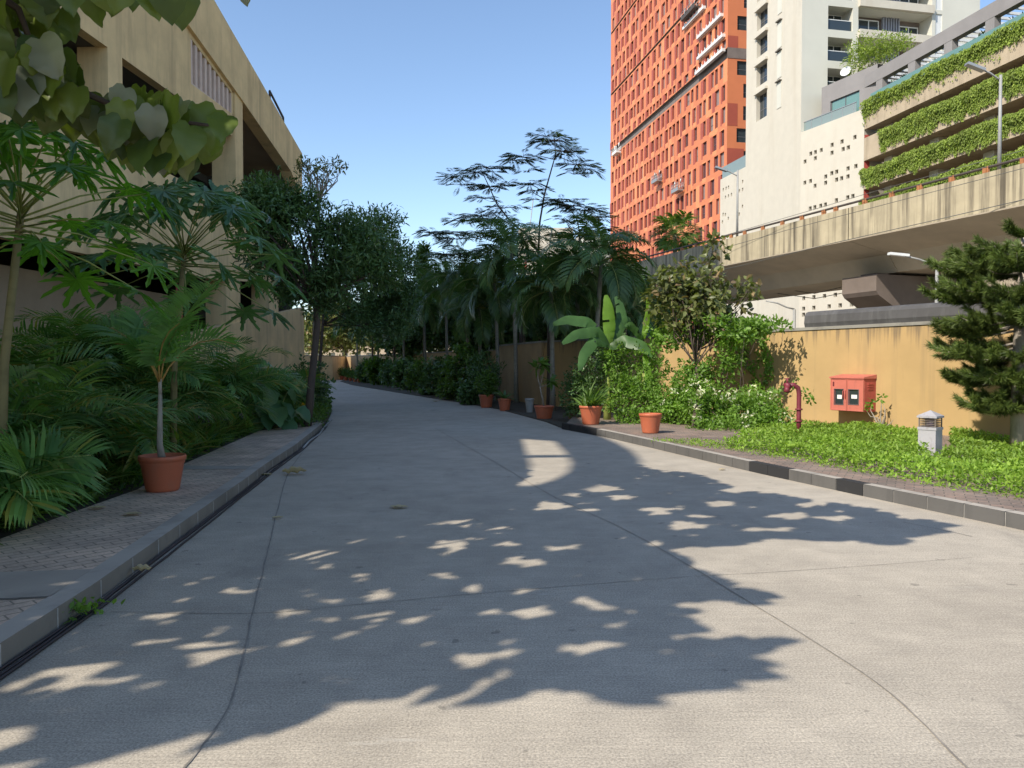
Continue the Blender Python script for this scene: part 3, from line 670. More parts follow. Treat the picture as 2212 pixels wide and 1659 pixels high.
# side with balconies
def rc(x0, y0, x1, y1):
    a = TB.px(*cf(x0, y0)); c = TB.px(*cf(x1, y1)); z1 = TB.px(*cf((x0+x1)/2, (y0)))[1]; z0 = TB.px(*cf((x0+x1)/2, y1))[1]; return (a[0], c[0], z0, z1)
bal = [rc(1198,35,1325,157), rc(1194,190,1322,318), rc(1190,352,1318,480)]
dz = bal[0][2]-bal[1][2]; A0, A1 = bal[0][0], bal[0][1]; hh = bal[0][3]-bal[0][2]
bal = [(A0, A1, bal[0][2]+dz*k, bal[0][2]+dz*k+hh) for k in range(-3, 9)]
big = rc(1354,70,1735,195); BG0, BG1 = big[0], big[1]
bgs = [(BG0, BG1, bal[0][2]+dz*(k+3)+.15, bal[0][2]+dz*(k+3)+hh+.1) for k in range(-3, 8)]
sl_ = rc(1755,95,1788,155); SL = [(sl_[0], sl_[1], h[2]-.2, h[3]+.2) for h in bgs]
BW = rc(1985,0,1990,50)[0]
wall_holes(b, TB, 0, BW, -.05, ZT, bal+bgs+SL, 1.9, 1)
b.quad(TB.w(BW,0), TB.w(BW,0,-14), TB.w(BW,ZT,-14), TB.w(BW,ZT), 1)
b.raw([TA.w(s1,0), TA.w(s1,0,-14), TA.w(s1,ZT,-14), TA.w(s1,ZT)], [(0,1,2,3)])
b.raw([TA.w(0,ZT), TA.w(s1,ZT), TA.w(s1,ZT,-14), TA.w(0,ZT,-18)], [(0,1,2,3)])
b.build('wall', [MT['white'], MT['white_b'], MT['dark_in']], wt)
for h in ha: q = MB(); pane(q, TA, h, -.5, 0, 2, 1, .09, split=True); q.build('window', [MT['win2'], MT['frame']], wt)
for h in bal:
    q = MB(); pane(q, TB, h, -1.85, 0, 2, 1, .08); q.build('window', [MT['win2'], MT['white_fr']], wt)
    q = MB(); q.pbox(TB, h[0], h[1], h[2]+.05, h[2]+1.05, -.25, -.22); q.pbox(TB, h[0], h[1], h[2]+1.05, h[2]+1.12, -.28, -.19, 1); q.build('balcony_rail', [MT['win2'], MT['white_fr']], wt)
for h in bgs:
    q = MB(); w_ = h[1]-h[0]; pane(q, TB, (h[0], h[0]+w_*.42, h[2], h[3]-.3), -1.7, 0, 2, 1, .1); pane(q, TB, (h[0]+w_*.7, h[1]-.3, h[2], h[3]-.6), -1.7, 0, 1, 1, .1)
    q.quad(TB.w(h[0],h[2],-1.88), TB.w(h[1],h[2],-1.88), TB.w(h[1],h[3],-1.88), TB.w(h[0],h[3],-1.88), 2); q.build('window', [MT['win2'], MT['white_fr'], MT['grey_band']], wt)
    q = MB()
    for t_ in np.linspace(.45, .66, 7): q.pbox(TB, h[0]+w_*t_, h[0]+w_*t_+.12, h[2], h[3], -1.6, -1.3)
    q.build('vertical_fin', M_plain('blue_grey_fin', (.28,.30,.36), .7, .05) if 'blue_grey_fin' not in bpy.data.materials else bpy.data.materials['blue_grey_fin'], wt)
    q = MB(); q.pbox(TB, h[0]-.02, h[1]+.02, h[2]-.75, h[2]+.05, -.3, .35); q.build('balcony_slab', MT['white'], wt)
for h in SL:
    q = MB(); q.quad(TB.w(h[0],h[2],-.6), TB.w(h[1],h[2],-.6), TB.w(h[1],h[3],-.6), TB.w(h[0],h[3],-.6), 1)
    for t_ in np.linspace(.05, .85, 6): q.pbox(TB, h[0]+(h[1]-h[0])*t_, h[0]+(h[1]-h[0])*t_+.12, h[2], h[3], -.4, -.1)
    q.build('louvre', [MT['white_fr'], MT['grey_band']], wt)
# low wing left of the tower with holes and teal screen
wing = thing('low_wing', 'low white wing with tiny holes and a teal glass screen, beside the orange block', 'building', TA.w(s1, 0))
s2 = TA.px(1556, 400)[0]
hw = [sq(TA, x, y, .16, .2) for x, y in ((652,985),(667,978),(682,972),(666,1022),(680,1017),(695,1012),(725,955),(755,940),(738,990),(753,986),(722,1077),(752,1072),(722,1115),(736,1112),(650,1150),(678,1135),(651,1113),(663,1111))]
hw = [h for h in hw if h[0] > s1]
b = MB(); wall_holes(b, TA, s1+.002, s2, -.05, PZ-.6, hw, .3); b.raw([TA.w(s2,0), TA.w(s2,0,-14), TA.w(s2,PZ-.6,-14), TA.w(s2,PZ-.6)], [(0,1,2,3)]); b.quad(TA.w(s1,PZ-.6), TA.w(s2,PZ-.6), TA.w(s2,PZ-.6,-14), TA.w(s1,PZ-.6,-14)); b.build('wall', MT['white'], wing)
for h in hw: q = MB(); pane(q, TA, h, -.28, fr=0); q.build('opening', MT['dark_in'], wing)
b = MB(); b.pbox(TA, s1+.05, s2, PZ-.6, PZ+.9, -.3, -.25); b.build('glass_screen', MT['rail_glass'], wing)

CP = Plane((32.2,70), (.194,-.981), (-.981,-.194))
cpk = thing('car_park', 'beige multi-storey car park with green creepers hanging from each level', 'building', CP.w(0, 0)); CS = 38.0
lv_ = [(23.05,25.25),(20.2,22.25),(17.6,19.2),(14.7,16.5),(11.8,13.6),(8.9,10.7),(6,7.8),(3,4.9)]
for z0, z1 in lv_:
    q = MB(); q.pbox(CP, .02, CS, z0, z1, -.25, 0); q.build('parapet', MT['carpark'], cpk)
b = MB()
for z0, z1 in lv_: b.pbox(CP, .02, CS, z0+.01, z0+.3, -15, -.26)
b.build('floor_slab', MT['carpark'], cpk)
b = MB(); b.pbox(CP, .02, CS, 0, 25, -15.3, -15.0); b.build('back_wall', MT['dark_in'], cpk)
for s_ in [1.2+5.6*i for i in range(7)]:
    q = MB(); q.pbox(CP, s_, s_+1.0, 0, 24, -2.4, -1.2); q.build('pillar', MT['white_b'], cpk)
b = MB(); b.pbox(CP, -.25, .0, 0, 22.6, -.6, -.05); b.build('downpipe', MT['hosered_d'], cpk)
pg = thing('pergola', 'grey concrete frame pergola along the car park roof garden', 'pergola', CP.w(0, 25.3))
b = MB(); b.pbox(CP, -1.2, CS, 27.25, 28.35, -1.3, -.7); b.pbox(CP, -1.2, CS, 27.45, 28.1, -8, -7.4); b.build('beam', MT['grey_dk'], pg)
for s_ in [.6+ 4.1*i for i in range(9)]:
    q = MB(); q.pbox(CP, s_, s_+.85, 25.0, 27.25, -1.28, -.72); q.build('post', MT['grey_dk'], pg)
b = MB()
for s_ in np.arange(0, CS, .8): b.pbox(CP, s_, s_+.1, 27.55, 27.75, -7.4, -1.3)
for o_ in (-3,-5): b.pbox(CP, 0, CS, 27.4, 27.54, o_, o_+.12)
b.build('slat', MT['white_fr'], pg)
b = MB(); b.pbox(CP, .2, CS, 25.2, 26.25, -.5, -.46); tag(b.build('glass_balustrade', MT['teal']), 'teal glass balustrade above the top fringe of creepers', 'railing')
# terrace pavilion on the podium
pv_ = thing('terrace_pavilion', 'grey terrace pavilion with a teal window at the podium corner', 'pavilion', WA.w(1, PZ))
b = MB(); hpv = [(2.2, 5.2, PZ+.3, PZ+2.6)]
e = Plane(WA.w(0,0,-.9)[:2], WA.d, WA.n)
wall_holes(b, e, -.6, 6.0, PZ, PZ+4.0, [(1.4, 4.9, PZ+.3, PZ+2.3)], .2); b.quad(e.w(6.0,PZ), e.w(6.0,PZ,-5), e.w(6.0,PZ+4.0,-5), e.w(6.0,PZ+4.0)); b.quad(e.w(-.6,PZ+4), e.w(6,PZ+4), e.w(6,PZ+4,-5), e.w(-.6,PZ+4,-5)); b.build('wall', MT['grey_dk'], pv_)
q = MB(); pane(q, e, (1.4, 4.9, PZ+.3, PZ+2.3), -.18, 0, 1, 1, .08); q.build('window', [MT['teal'], MT['frame']], pv_)
# folded white dish stand on the pavilion roof
dp = e.w(4.4, PZ+4.0, -1.5); dr = thing('satellite_dish', 'small white dish on a stand above the terrace pavilion', 'dish', dp)
q = MB(); a_ = np.linspace(0, 1, 6); q.lathe((0,0,0), [(.02,0),(.2,.02),(.36,.07),(.5,.15),(.52,.16)], 16)
Rm = np.array(Matrix.Rotation(math.radians(70), 3, Vector((.7,-.7,0)))); q.V = [v @ Rm.T + dp + np.array([0,0,1.2]) for v in q.V]; q.build('reflector', MT['white_fr'], dr)
q = MB(); q.tube([dp, dp+np.array([0,0,1.2])], .05, 6); q.tube([dp+np.array([-.5,0,0]), dp+np.array([0,0,.9])], .03, 5); q.tube([dp+np.array([.5,0,0]), dp+np.array([0,0,.9])], .03, 5); q.build('stand', MT['metal'], dr)

# far white block seen over the palms, and the block behind the wall
def block(name, x0, x1, ytop, Y, depth, mat, label, rows=0):
    p0 = P(x0, 787, Y)[0]; p1 = P(x1, 787, Y)[0]; zt_ = P((x0+x1)/2, ytop, Y)[2]
    rt = thing(name, label, 'building', ((p0+p1)/2, Y, 0)); pl = Plane((p0, Y), (1,0), (0,-1))
    hs = [(1.5+3.2*i, 3.0+3.2*i, zt_-3.4-3.3*k, zt_-1.7-3.3*k) for i in range(int((p1-p0)/3.2)-1) for k in range(rows)]
    b = MB(); wall_holes(b, pl, 0, p1-p0, 0, zt_, hs, .3); b.quad((p0,Y,0),(p0,Y+depth,0),(p0,Y+depth,zt_),(p0,Y,zt_)); b.quad((p1,Y,0),(p1,Y+depth,0),(p1,Y+depth,zt_),(p1,Y,zt_)); b.quad((p0,Y,zt_),(p1,Y,zt_),(p1,Y+depth,zt_),(p0,Y+depth,zt_))
    b.build('wall', mat, rt)
    for h in hs: q = MB(); pane(q, pl, h, -.25, fr=0); q.build('window', MT['win2'], rt)
    return rt
block('distant_block', 1120, 1237, 492, 210, 30, MT['white'], 'distant white block rising above the palms left of the orange tower', 0)
block('distant_block', 1245, 1330, 512, 240, 30, MT['white_b'], 'distant grey-white block close beside the orange tower', 4)
block('distant_block', 560, 860, 690, 190, 20, MT['carpark'], 'low beige building glimpsed through trees beyond the road end', 3)
block('distant_block', 960, 1215, 722, 95, 12, MT['carpark'], 'low beige building glimpsed over the wall through palm trunks', 1)
b = MB(); p = P(1122, 787, 205); q_ = P(1136, 560, 205); b.tube([(p[0],205,0),(q_[0],205,q_[2])], .4, 6); b.tube([(q_[0],205,q_[2]), P(1152,430,205)], .13, 5, 1)
tag(b.build('crane_mast', [MT['hosered_d'], MT['lampgrey']]), 'thin red and grey mast in front of the distant white block', 'mast')

# ================================================================ flyover
f0 = G(2212,352,9.0)[:2]; f1_ = G(1360,570,9.0)[:2]; dF = (f1_-f0)/np.linalg.norm(f1_-f0); nF = np.array([-dF[1], dF[0]]); nF = nF if nF @ (-f0) > 0 else -nF
FL = Plane(f0, dF, nF); SF0, SF1 = -16.0, np.linalg.norm(f1_-f0)+30
print('fly', f0, f1_, dF)
fo = thing('flyover', 'long stained concrete road flyover crossing behind the ochre wall', 'bridge', FL.w(0, 0))
ze = FL.px(2212,441)[1]; print('edge z', ze)
cs = [(0,9.0),(0,ze),(-.02,ze-.05),(-2.5,ze-.55),(-3.1,6.1),(-7.2,6.1),(-7.8,ze-.55),(-10.3,ze),(-10.3,9.0),(-10.05,9.0),(-10.05,8.1),(-.25,8.1),(-.25,9.0)]
def extrude(b, cs, s0, s1, idx, m):
    v = [FL.w(s0, z, o) for o, z in cs] + [FL.w(s1, z, o) for o, z in cs]; n = len(cs)
    b.raw(v, [(i, (i+1) % n, (i+1) % n+n, i+n) for i in idx], m)
n = len(cs); jt = [FL.px(1832,540)[0]]; segs = [SF0, jt[0]-26, jt[0], jt[0]+27, SF1]
pa = MB(); gi = MB()
for a, c in zip(segs[:-1], segs[1:]):
    extrude(pa, cs, a+.02, c-.02, [0,7,8,9,10,11,12], 0); extrude(gi, cs, a+.02, c-.02, [1,2,3,4,5,6], 0)
    for s_ in (a+.02, c-.02): gi.raw([FL.w(s_, z, o) for o, z in cs[1:8]], [tuple(range(7))], 0)
pa.build('parapet', MT['flyover'], fo); gi.build('box_girder', MT['flyover_u'], fo)
q = MB(); zr = 9.22; q.tube([FL.w(s_, zr, -.12) for s_ in np.linspace(SF0, SF1, 60)], .055, 6); q.build('guard_rail', MT['pipe'], fo)
for x in (1470,1500,1530,1560,1576,1605,1644,1686,1728,1775,1801,1863,1921,1981,2050,2123,2204):
    a = FL.px(x, 500)[0]; q = MB(); q.pbox(FL, a-.05, a+.05, 9.0, 9.2, -.2, -.04); q.pbox(FL, a-.12, a-.06, 9.001, 9.26, -.17, -.07); q.pbox(FL, a+.06, a+.12, 9.001, 9.24, -.17, -.07); q.build('bracket', MT['orangep'], fo)
cc = FL.px(1942,600)
# pier at the joint
pl0 = Plane(P(1942, 620, 38.6)[:2], (nF[0]*-1, nF[1]*-1), (-dF[0], -dF[1])) 
pr = thing('flyover_pier', 'dark hammerhead concrete pier holding up the flyover', 'pier', (*P(1942,620,38.6)[:2], 0))
q = MB(); cap = [(-2.6,5.15),(-2.45,4.95),(-1.0,4.15),(1.0,4.15),(2.45,4.95),(2.6,5.15),(2.6,5.95),(-2.6,5.95)]
q.ppoly(pl0, cap, -1.1, 1.1); q.pbox(pl0, -2.0, -1.2, 5.95, 6.1, -.5, .5); q.pbox(pl0, 1.2, 2.0, 5.95, 6.1, -.5, .5); q.build('pier_cap', MT['pier'], pr)
q = MB(); q.pbox(pl0, -.9, .9, -.05, 4.15, -.8, .8); q.build('column', MT['pier'], pr)
# lamps standing on the flyover
def lamp(x, y0, y1, arm, label, base=8.9, r0=.075, group='street lamps on the flyover'):
    a = FL.px(x, y0); bs = FL.w(a[0], base, -.3); top = P(x, y1, bs[1]); dxl = bs[0]-top[0]
    rt = thing('street_lamp', label, 'street lamp', bs, group)
    q = MB(); tz = np.array([bs[0], bs[1], top[2]]); q.tube([bs, (bs+tz)/2, tz], [r0, r0*.85, r0*.7], 8); q.build('pole', MT['lampgrey'], rt)
    q = MB(); pts = [P(u, v, bs[1])+np.array([dxl,0,0]) for u, v in arm]; q.tube(pts, r0*.45, 6); q.build('arm', MT['lampgrey'], rt)
    q = MB(); e0 = pts[-1]; dd = pts[-1]-pts[-2]; dd /= np.linalg.norm(dd); q.obox(e0+dd*.25, dd, (0,1,0), np.cross(dd,(0,1,0)), .36, .13, .05); q.build('lamp_head', MT['metal'], rt)
lamp(2146, 372, 162, [(2148,166),(2140,170),(2122,157),(2104,150)], 'tall street lamp on the flyover in front of the creeper car park')
lamp(1583, 505, 368, [(1584,382),(1579,378),(1565,371),(1556,368)], 'street lamp on the flyover in front of the small white wing')
q = MB(); sp_ = P(2118, 178, 26); q.box(sp_[0]-.14, sp_[0]+.14, 25.9, 26.1, sp_[2]-.2, sp_[2]+.2); q.box(sp_[0]+.25, sp_[0]+.3, 25.9, 26.0, sp_[2]-.2, sp_[2]+.3); 
# low lamp by the pier
lb0 = P(2024, 650, 30); rt = thing('street_lamp', 'street lamp with a curved arm under the flyover by the pier', 'street lamp', (lb0[0], 30, 0))
q = MB(); q.tube([(lb0[0],30,0), P(2024,578,30)], [.09,.06], 7); q.build('pole', MT['lampgrey'], rt)
q = MB(); q.tube([P(2024,580,30), P(2010,570,30), P(1985,560,30), P(1955,553,30)], .035, 6); q.build('arm', MT['lampgrey'], rt)
q = MB(); q.obox(P(1941,550,30), (1,0,-.1), (0,1,0), (.1,0,1), .38, .12, .05); q.build('lamp_head', MT['white_fr'], rt)
rt2 = P(1700, 690, 42); rt = thing('street_lamp', 'bent street lamp arm in front of the white wall above the creeper', 'street lamp', (P(1716,690,42)[0], 42, 0))
q = MB(); q.tube([(P(1716,690,42)[0],42,0), P(1716,668,42)], .08, 6); q.build('pole', MT['lampgrey'], rt)
q = MB(); q.tube([P(1716,668,42), P(1700,664,42), P(1680,655,42), P(1655,650,42)], .045, 6); q.build('arm', MT['lampgrey'], rt)
# overhead wires
for i, (pts, lab) in enumerate((([(1480,600,33),(1600,574,30),(1800,525,26),(2000,480,24),(2260,420,22)], 'thin overhead wire crossing the flyover face, lowest strand'), ([(1520,548,40),(1700,497,36),(1860,455,33),(2300,340,26)], 'thin overhead wire rising past the flyover guard rail'), ([(1560,510,44),(1760,452,38),(1900,410,34),(2300,300,28)], 'thin overhead wire highest over the white podium'), ([(1640,618,50),(1760,634,45),(1860,610,40)], 'thin overhead wire sagging under the flyover'), ([(1640,628,50),(1760,645,45),(1860,625,40)], 'thin overhead wire sagging lowest under the flyover'))):
    q = MB(); q.tube([P(*p) for p in pts], .012 if i < 3 else .02, 4); tag(q.build('overhead_wire', MT['wire']), lab, 'wire', 'overhead wires by the flyover')
# ================================================================ plant toolkit
def unit(v): v = np.asarray(v, float); return v/(np.linalg.norm(v, axis=-1, keepdims=True)+1e-9)
def frames(D, U):
    """columns x, y(=D), z: leaf frames from directions D and rough normals U"""
    D = unit(D); X = unit(np.cross(D, U)); Z = np.cross(X, D); return np.stack([X, D, Z], 2)
def rdir(r, n): v = r.randn(n, 3); return unit(v)
def leaf_tpl(w=.45, rows=((0,0.04),(.25,.8),(.55,1),(.8,.6),(1,0)), fold=.12, droop=.15):
    """leaf along +y, unit length; rows (t, half-width share)"""
    v = []; f = []
    for t, a in rows:
        z = -droop*t*t; h = a*w/2
        if a == 0: v.append((0, t, z))
        else: v += [(-h, t, z+fold*h*2), (0, t, z), (h, t, z+fold*h*2)]
    i = 0
    for k in range(len(rows)-1):
        if rows[k+1][1] == 0: f += [(i, i+1, i+3), (i+1, i+2, i+3)]
        else: f += [(i, i+1, i+4, i+3), (i+1, i+2, i+5, i+4)]; i += 3
    return np.array(v), f
T_SMALL = (np.array([(0,0,0),(-.5,.5,.08),(0,1,-.1),(.5,.5,.08)])*np.array([.45,1,1]), [(0,1,2),(0,2,3)])
T_OVAL = leaf_tpl(.5, ((0,.05),(.3,1),(.65,.85),(1,0)))
T_LONG = leaf_tpl(.26, ((0,.1),(.35,1),(.7,.8),(1,0)), droop=.25)
T_BIG = leaf_tpl(.92, ((0,.35),(.07,.78),(.2,.98),(.36,1),(.52,.93),(.66,.78),(.78,.56),(.89,.3),(1,0)), fold=.2, droop=.34)
_v = T_BIG[0]; _v[:, 2] += .035*np.sin(_v[:, 1]*23)*np.sign(_v[:, 0]+.0)*(np.abs(_v[:, 0]) > .1); _v[:, 0] *= 1+.07*np.sin(_v[:, 1]*31)
T_BLADE = leaf_tpl(.085, ((0,.6),(.3,1),(.65,.8),(1,0)), fold=.3, droop=.55)
def grid_leaf(w=.92):
    R_ = [(0,.3),(.05,.62),(.13,.88),(.24,1),(.36,1.02),(.48,.96),(.6,.84),(.7,.69),(.79,.52),(.87,.34),(.94,.17),(1,0)]; C_ = np.linspace(-1, 1, 7); v = []; f = []
    for i, (t, a) in enumerate(R_):
        for c in C_:
            x = c*a*w/2*(1+.05*math.sin(t*29+c)); v.append((x, t-.10*abs(c)*(t < .12), -.34*t*t+.16*abs(c)*a*w-.05*(c*c)*a+.028*math.sin(t*19+2*c)*abs(c)))
    m = len(C_)
    for i in range(len(R_)-1):
        for j in range(m-1): f.append((i*m+j, i*m+j+1, (i+1)*m+j+1, (i+1)*m+j))
    return np.array(v), f
T_BIG5 = grid_leaf()
def palmate(nl=9, seed=1):
    r = rs(seed); pts = []
    for i in range(nl):
        a = math.radians(-158 + 316*i/(nl-1)); L = .72+.28*math.cos(a*.55)
        for da, rr in ((-.155,.34),(-.13,.52),(-.17,.62),(-.06,.66),(-.085,.86),(0,1.0),(.085,.86),(.06,.66),(.17,.62),(.13,.52)):
            q = rr*L*(.95+.1*r.rand()); pts.append((math.sin(a+da)*q, math.cos(a+da)*q, -.30*q*q+.03*math.cos(nl*a)))
    v = [(0,0,0)] + pts; n = len(pts); f = [(0, i+1, i) for i in range(1, n)]
    v = np.array(v); v[:, 1] += .0; return v, f
T_PAP = palmate()
def frond(r, L, n, ll, e0, bend, ld=.5, V=.35, wl=.03, pet=.18, curl=0.0):
    """palm leaf in the local y-z plane from the origin. returns rachis pts, leaflet verts, faces"""
    m = 16; t = np.linspace(0, 1, m); ang = e0 - bend*t**1.4; y = np.r_[0, np.cumsum(np.cos(ang[:-1]))]*L/(m-1); z = np.r_[0, np.cumsum(np.sin(ang[:-1]))]*L/(m-1)
    rc_ = np.stack([curl*t**2*L, y, z], 1)
    tt = np.linspace(pet, .985, n); tt = np.repeat(tt, 2); sd = np.tile([-1, 1], n)
    B = np.stack([np.interp(tt, t, rc_[:, i]) for i in range(3)], 1); a = np.interp(tt, t, ang)
    T = np.stack([0*a, np.cos(a), np.sin(a)], 1); N = np.stack([0*a, -np.sin(a), np.cos(a)], 1)
    u = (tt-pet)/(1-pet); ln = ll*(.35+.65*np.sin(np.pi*np.clip(u*.86+.12, 0, 1)))*(.9+.2*r.rand(len(tt)))
    fw = .35+.75*u
    D = unit(np.stack([sd*np.ones(len(tt)), 0*tt, 0*tt], 1) + T*fw[:, None] + N*(V+.12*r.randn(len(tt)))[:, None])
    g = np.array([0, 0, -1.0]); W = unit(np.cross(D, N))*wl/2
    p1 = B + D*ln[:, None]*.35; D2 = unit(D + g*ld*.45); p2 = p1 + D2*ln[:, None]*.33; D3 = unit(D + g*ld*1.15); p3 = p2 + D3*ln[:, None]*.32
    v = np.stack([B, p1-W, p1+W, p2-W*.8, p2+W*.8, p3], 1).reshape(-1, 3); k = np.arange(len(tt))*6
    return rc_, v, np.stack([k, k+1, k+2], 1), np.stack([k+1, k+3, k+4, k+2], 1), np.stack([k+3, k+5, k+4], 1)
def rotz(a): c, s = math.cos(a), math.sin(a); return np.array([[c,-s,0],[s,c,0],[0,0,1.]])
def add_frond(bl, br, r, base, az, roll=0, rw=.012, **k):
    rc_, v, f1, f2, f3 = frond(r, **k)
    Ry = np.array(Matrix.Rotation(roll, 3, 'Y')); R = rotz(az) @ Ry
    v = v @ R.T + base; bl.raw(v, f1); bl.n -= len(v); bl.raw(v, f2); bl.n -= len(v); bl.raw(v, f3)
    # keep the three face sets on one vertex block
    bl.V = bl.V[:-2]; 
    p = rc_ @ R.T + base; br.tube(p[::3].tolist()+[p[-1]], np.linspace(rw, rw*.25, len(p[::3])+1), 5)
def palm(name, label, cat, base, h, nf, L, ll, n=26, lean=(0,0), tr=.09, e=(1.2,-.1), bend=1.5, ld=.7, leafm='l_palm', trm='palmtrunk', seed=0, group=None, stem=True, spear=True, wl=.032, tipz=.0, azs=None):
    r = rs(seed); base = np.array(base, float); rt = thing(name, label, cat, base, group)
    top = base + np.array([lean[0], lean[1], h])
    if stem and h > .3:
        q = MB(); t = np.linspace(0, 1, 6); pts = base + np.stack([lean[0]*t**2, lean[1]*t**2, h*t], 1); q.tube(pts, tr*np.array([1.25,1,.9,.85,.85,.7]), 9); q.build('trunk', MT[trm], rt)
    bl = MB(); br = MB()
    for i in range(nf):
        u = i/(nf-1) if nf > 1 else 0; az = (i*2.39996 + r.rand()*.5) if azs is None else azs[i]
        e0 = e[0] + (e[1]-e[0])*u + .1*r.randn()
        add_frond(bl, br, r, top, az, roll=.25*r.randn(), rw=.018, L=L*(.8+.3*r.rand()), n=n, ll=ll, e0=e0, bend=bend*(.8+.4*r.rand()), ld=ld, V=.3, wl=wl)
    if spear: br.tube([top, top+np.array([0,0,L*.35])], [.03,.004], 5)
    bl.build('leaf_crown', MT[leafm], rt); br.build('leaf_stalks', MT['petiole'], rt); return rt
def clump_areca(label, base, h, nst, nf, L, seed, leafm='l_areca', cat='palm', group='areca palms in the left planting bed', ll=.60, n=26):
    nst += 2; nf += 1; L *= 1.15
    r = rs(seed); base = np.array(base, float); rt = thing('areca_palm', label, cat, base, group); bl = MB(); br = MB(); st = MB()
    for s_ in range(nst):
        o = np.array([r.randn()*.18, r.randn()*.18, 0]); hh = h*(.35+.65*r.rand()); tp = base + o*2 + np.array([0,0,hh]); st.tube([base+o, tp], [.035,.022], 6)
        a0 = r.rand()*6
        for i in range(nf):
            add_frond(bl, br, r, tp, a0+i*2.4+r.rand()*.4, roll=.3*r.randn(), L=L*(.75+.4*r.rand()), n=n, ll=ll, e0=1.42-.8*i/nf+.1*r.randn(), bend=1.1+1.0*r.rand(), ld=.45, V=.3, wl=.038)
    st.build('stem', MT['petiole'], rt); bl.build('leaves', MT[leafm], rt); br.build('leaf_stalks', MT['petiole'], rt); return rt
def strap(label, base, n, L, seed, leafm='l_low', name='strap_plant', group='strap-leaved plants edging the left paving', w=1.0):
    r = rs(seed); base = np.array(base, float); az = r.rand(n)*6.283; e = .5+.85*r.rand(n)
    D = np.stack([np.cos(az)*np.cos(e), np.sin(az)*np.cos(e), np.sin(e)], 1); U = np.tile([0,0,1.], (n,1)) + .2*r.randn(n,3)
    Mx = frames(D, U)*(L*(.6+.5*r.rand(n)))[:, None, None]; Mx[:, :, 0] *= w
    T = base + np.stack([r.randn(n)*.07, r.randn(n)*.07, np.zeros(n)], 1)
    b = MB(); b.scatter(T_BLADE, Mx, T); return tag(b.build(name, MT[leafm], loc=base), label, 'plant', group)
def blobs(r, ell, n, shell=2.2):
    """points inside ellipsoids (cx,cy,cz,rx,ry,rz), biased to the outside"""
    ell = np.array(ell, float); w_ = ell[:, 3]*ell[:, 4]*ell[:, 5]; w_ = w_**.67; k = r.choice(len(ell), n, p=w_/w_.sum())
    d = rdir(r, n)*(r.rand(n)**(1/shell))[:, None]; return ell[k, :3] + d*ell[k, 3:6], d
def foliage(b, r, ell, nt_, per, size, tpl, spread=.12, shell=2.4, gap=.0, up=.35, hang=0.0, gs=2.2):
    C, d = blobs(r, ell, nt_, shell); C = C + d*(np.abs(r.randn(len(C)))**1.5*.16*np.min(np.array(ell, float)[:, 3:6]))[:, None]
    if gap > 0:
        ph = r.rand(3)*6; s_ = np.sin(C[:,0]*gs+ph[0])*np.sin(C[:,1]*gs+ph[1])*np.sin(C[:,2]*gs*1.2+ph[2]); keep = s_ > -1+gap*1.1; C = C[keep]; d = d[keep]
    n = len(C)*per; Cn = np.repeat(C, per, 0); dn = np.repeat(d, per, 0)
    D = unit(rdir(r, n) + dn*.7 + np.array([0,0,up-hang])); T = Cn + rdir(r, n)*spread*(r.rand(n)**.5)[:, None]
    U = unit(np.array([0,0,1.])*.8 + .7*rdir(r, n) + dn*.4); sz = size*(.65+.6*r.rand(n))
    b.scatter(tpl, frames(D, U)*sz[:, None, None], T); return C
def limbs(q, r, start, targets, r0, mid=.5, k=6, sag=.0):
    start = np.array(start, float)
    for t in targets:
        t = np.array(t, float); m = start*(1-mid)+t*mid + r.randn(3)*.08*np.linalg.norm(t-start); m[2] += -sag
        q.tube([start, (start+m)/2+r.randn(3)*.02, m, (m+t)/2+r.randn(3)*.03, t], [r0, r0*.8, r0*.6, r0*.4, r0*.15], k)
def tree(name, label, base, fork, ell, nt_, per, size, tpl, leafm, seed, tr=.12, trm='bark', cat='tree', group=None, spread=.15, gap=.3, nl=9, up=.35, hang=0, mids=None, shell=2.4):
    r = rs(seed); base = np.array(base, float); fork = np.array(fork, float); rt = thing(name, label, cat, base, group)
    b = MB(); C = foliage(b, r, ell, nt_, per, size, tpl, spread, shell, gap, up, hang); b.build('crown', MT[leafm], rt)
    q = MB(); pts = [base] + ([np.array(m, float) for m in mids] if mids else [(base+fork)/2+r.randn(3)*.04]) + [fork]; q.tube(pts, np.linspace(tr, tr*.65, len(pts)), 9)
    limbs(q, r, fork, C[r.choice(len(C), min(nl, len(C)), replace=False)], tr*.5); limbs(q, r, pts[-2]*.4+fork*.6, [np.array(e_[:3]) for e_ in ell], tr*.4)
    q.build('trunk', MT[trm], rt); return rt
def bush(name, label, ell, nt_, per, size, tpl, leafm, seed, cat='shrub', group=None, spread=.1, gap=.2, flowers=0, up=.35, shell=2.6, stem=True):
    r = rs(seed); e0 = ell[0]; base = np.array([e0[0], e0[1], .03]); rt = thing(name, label, cat, base, group)
    b = MB(); C = foliage(b, r, ell, nt_, per, size, tpl, spread, shell, gap, up); b.build('foliage', MT[leafm], rt)
    if stem: q = MB(); limbs(q, r, base, C[r.choice(len(C), min(10, len(C)), replace=False)], .02, k=5); q.build('stem', MT['bark'], rt)
    if flowers:
        C, d = blobs(r, ell, flowers, 6); C = C[C[:, 2] > .1][:95]
        for c in C: f = MB(); f.scatter(T_SMALL, frames(rdir(r, 9), rdir(r, 9))*.10, c+rdir(r, 9)*.05); f.build('flower', MT['flower'], rt)
    return rt
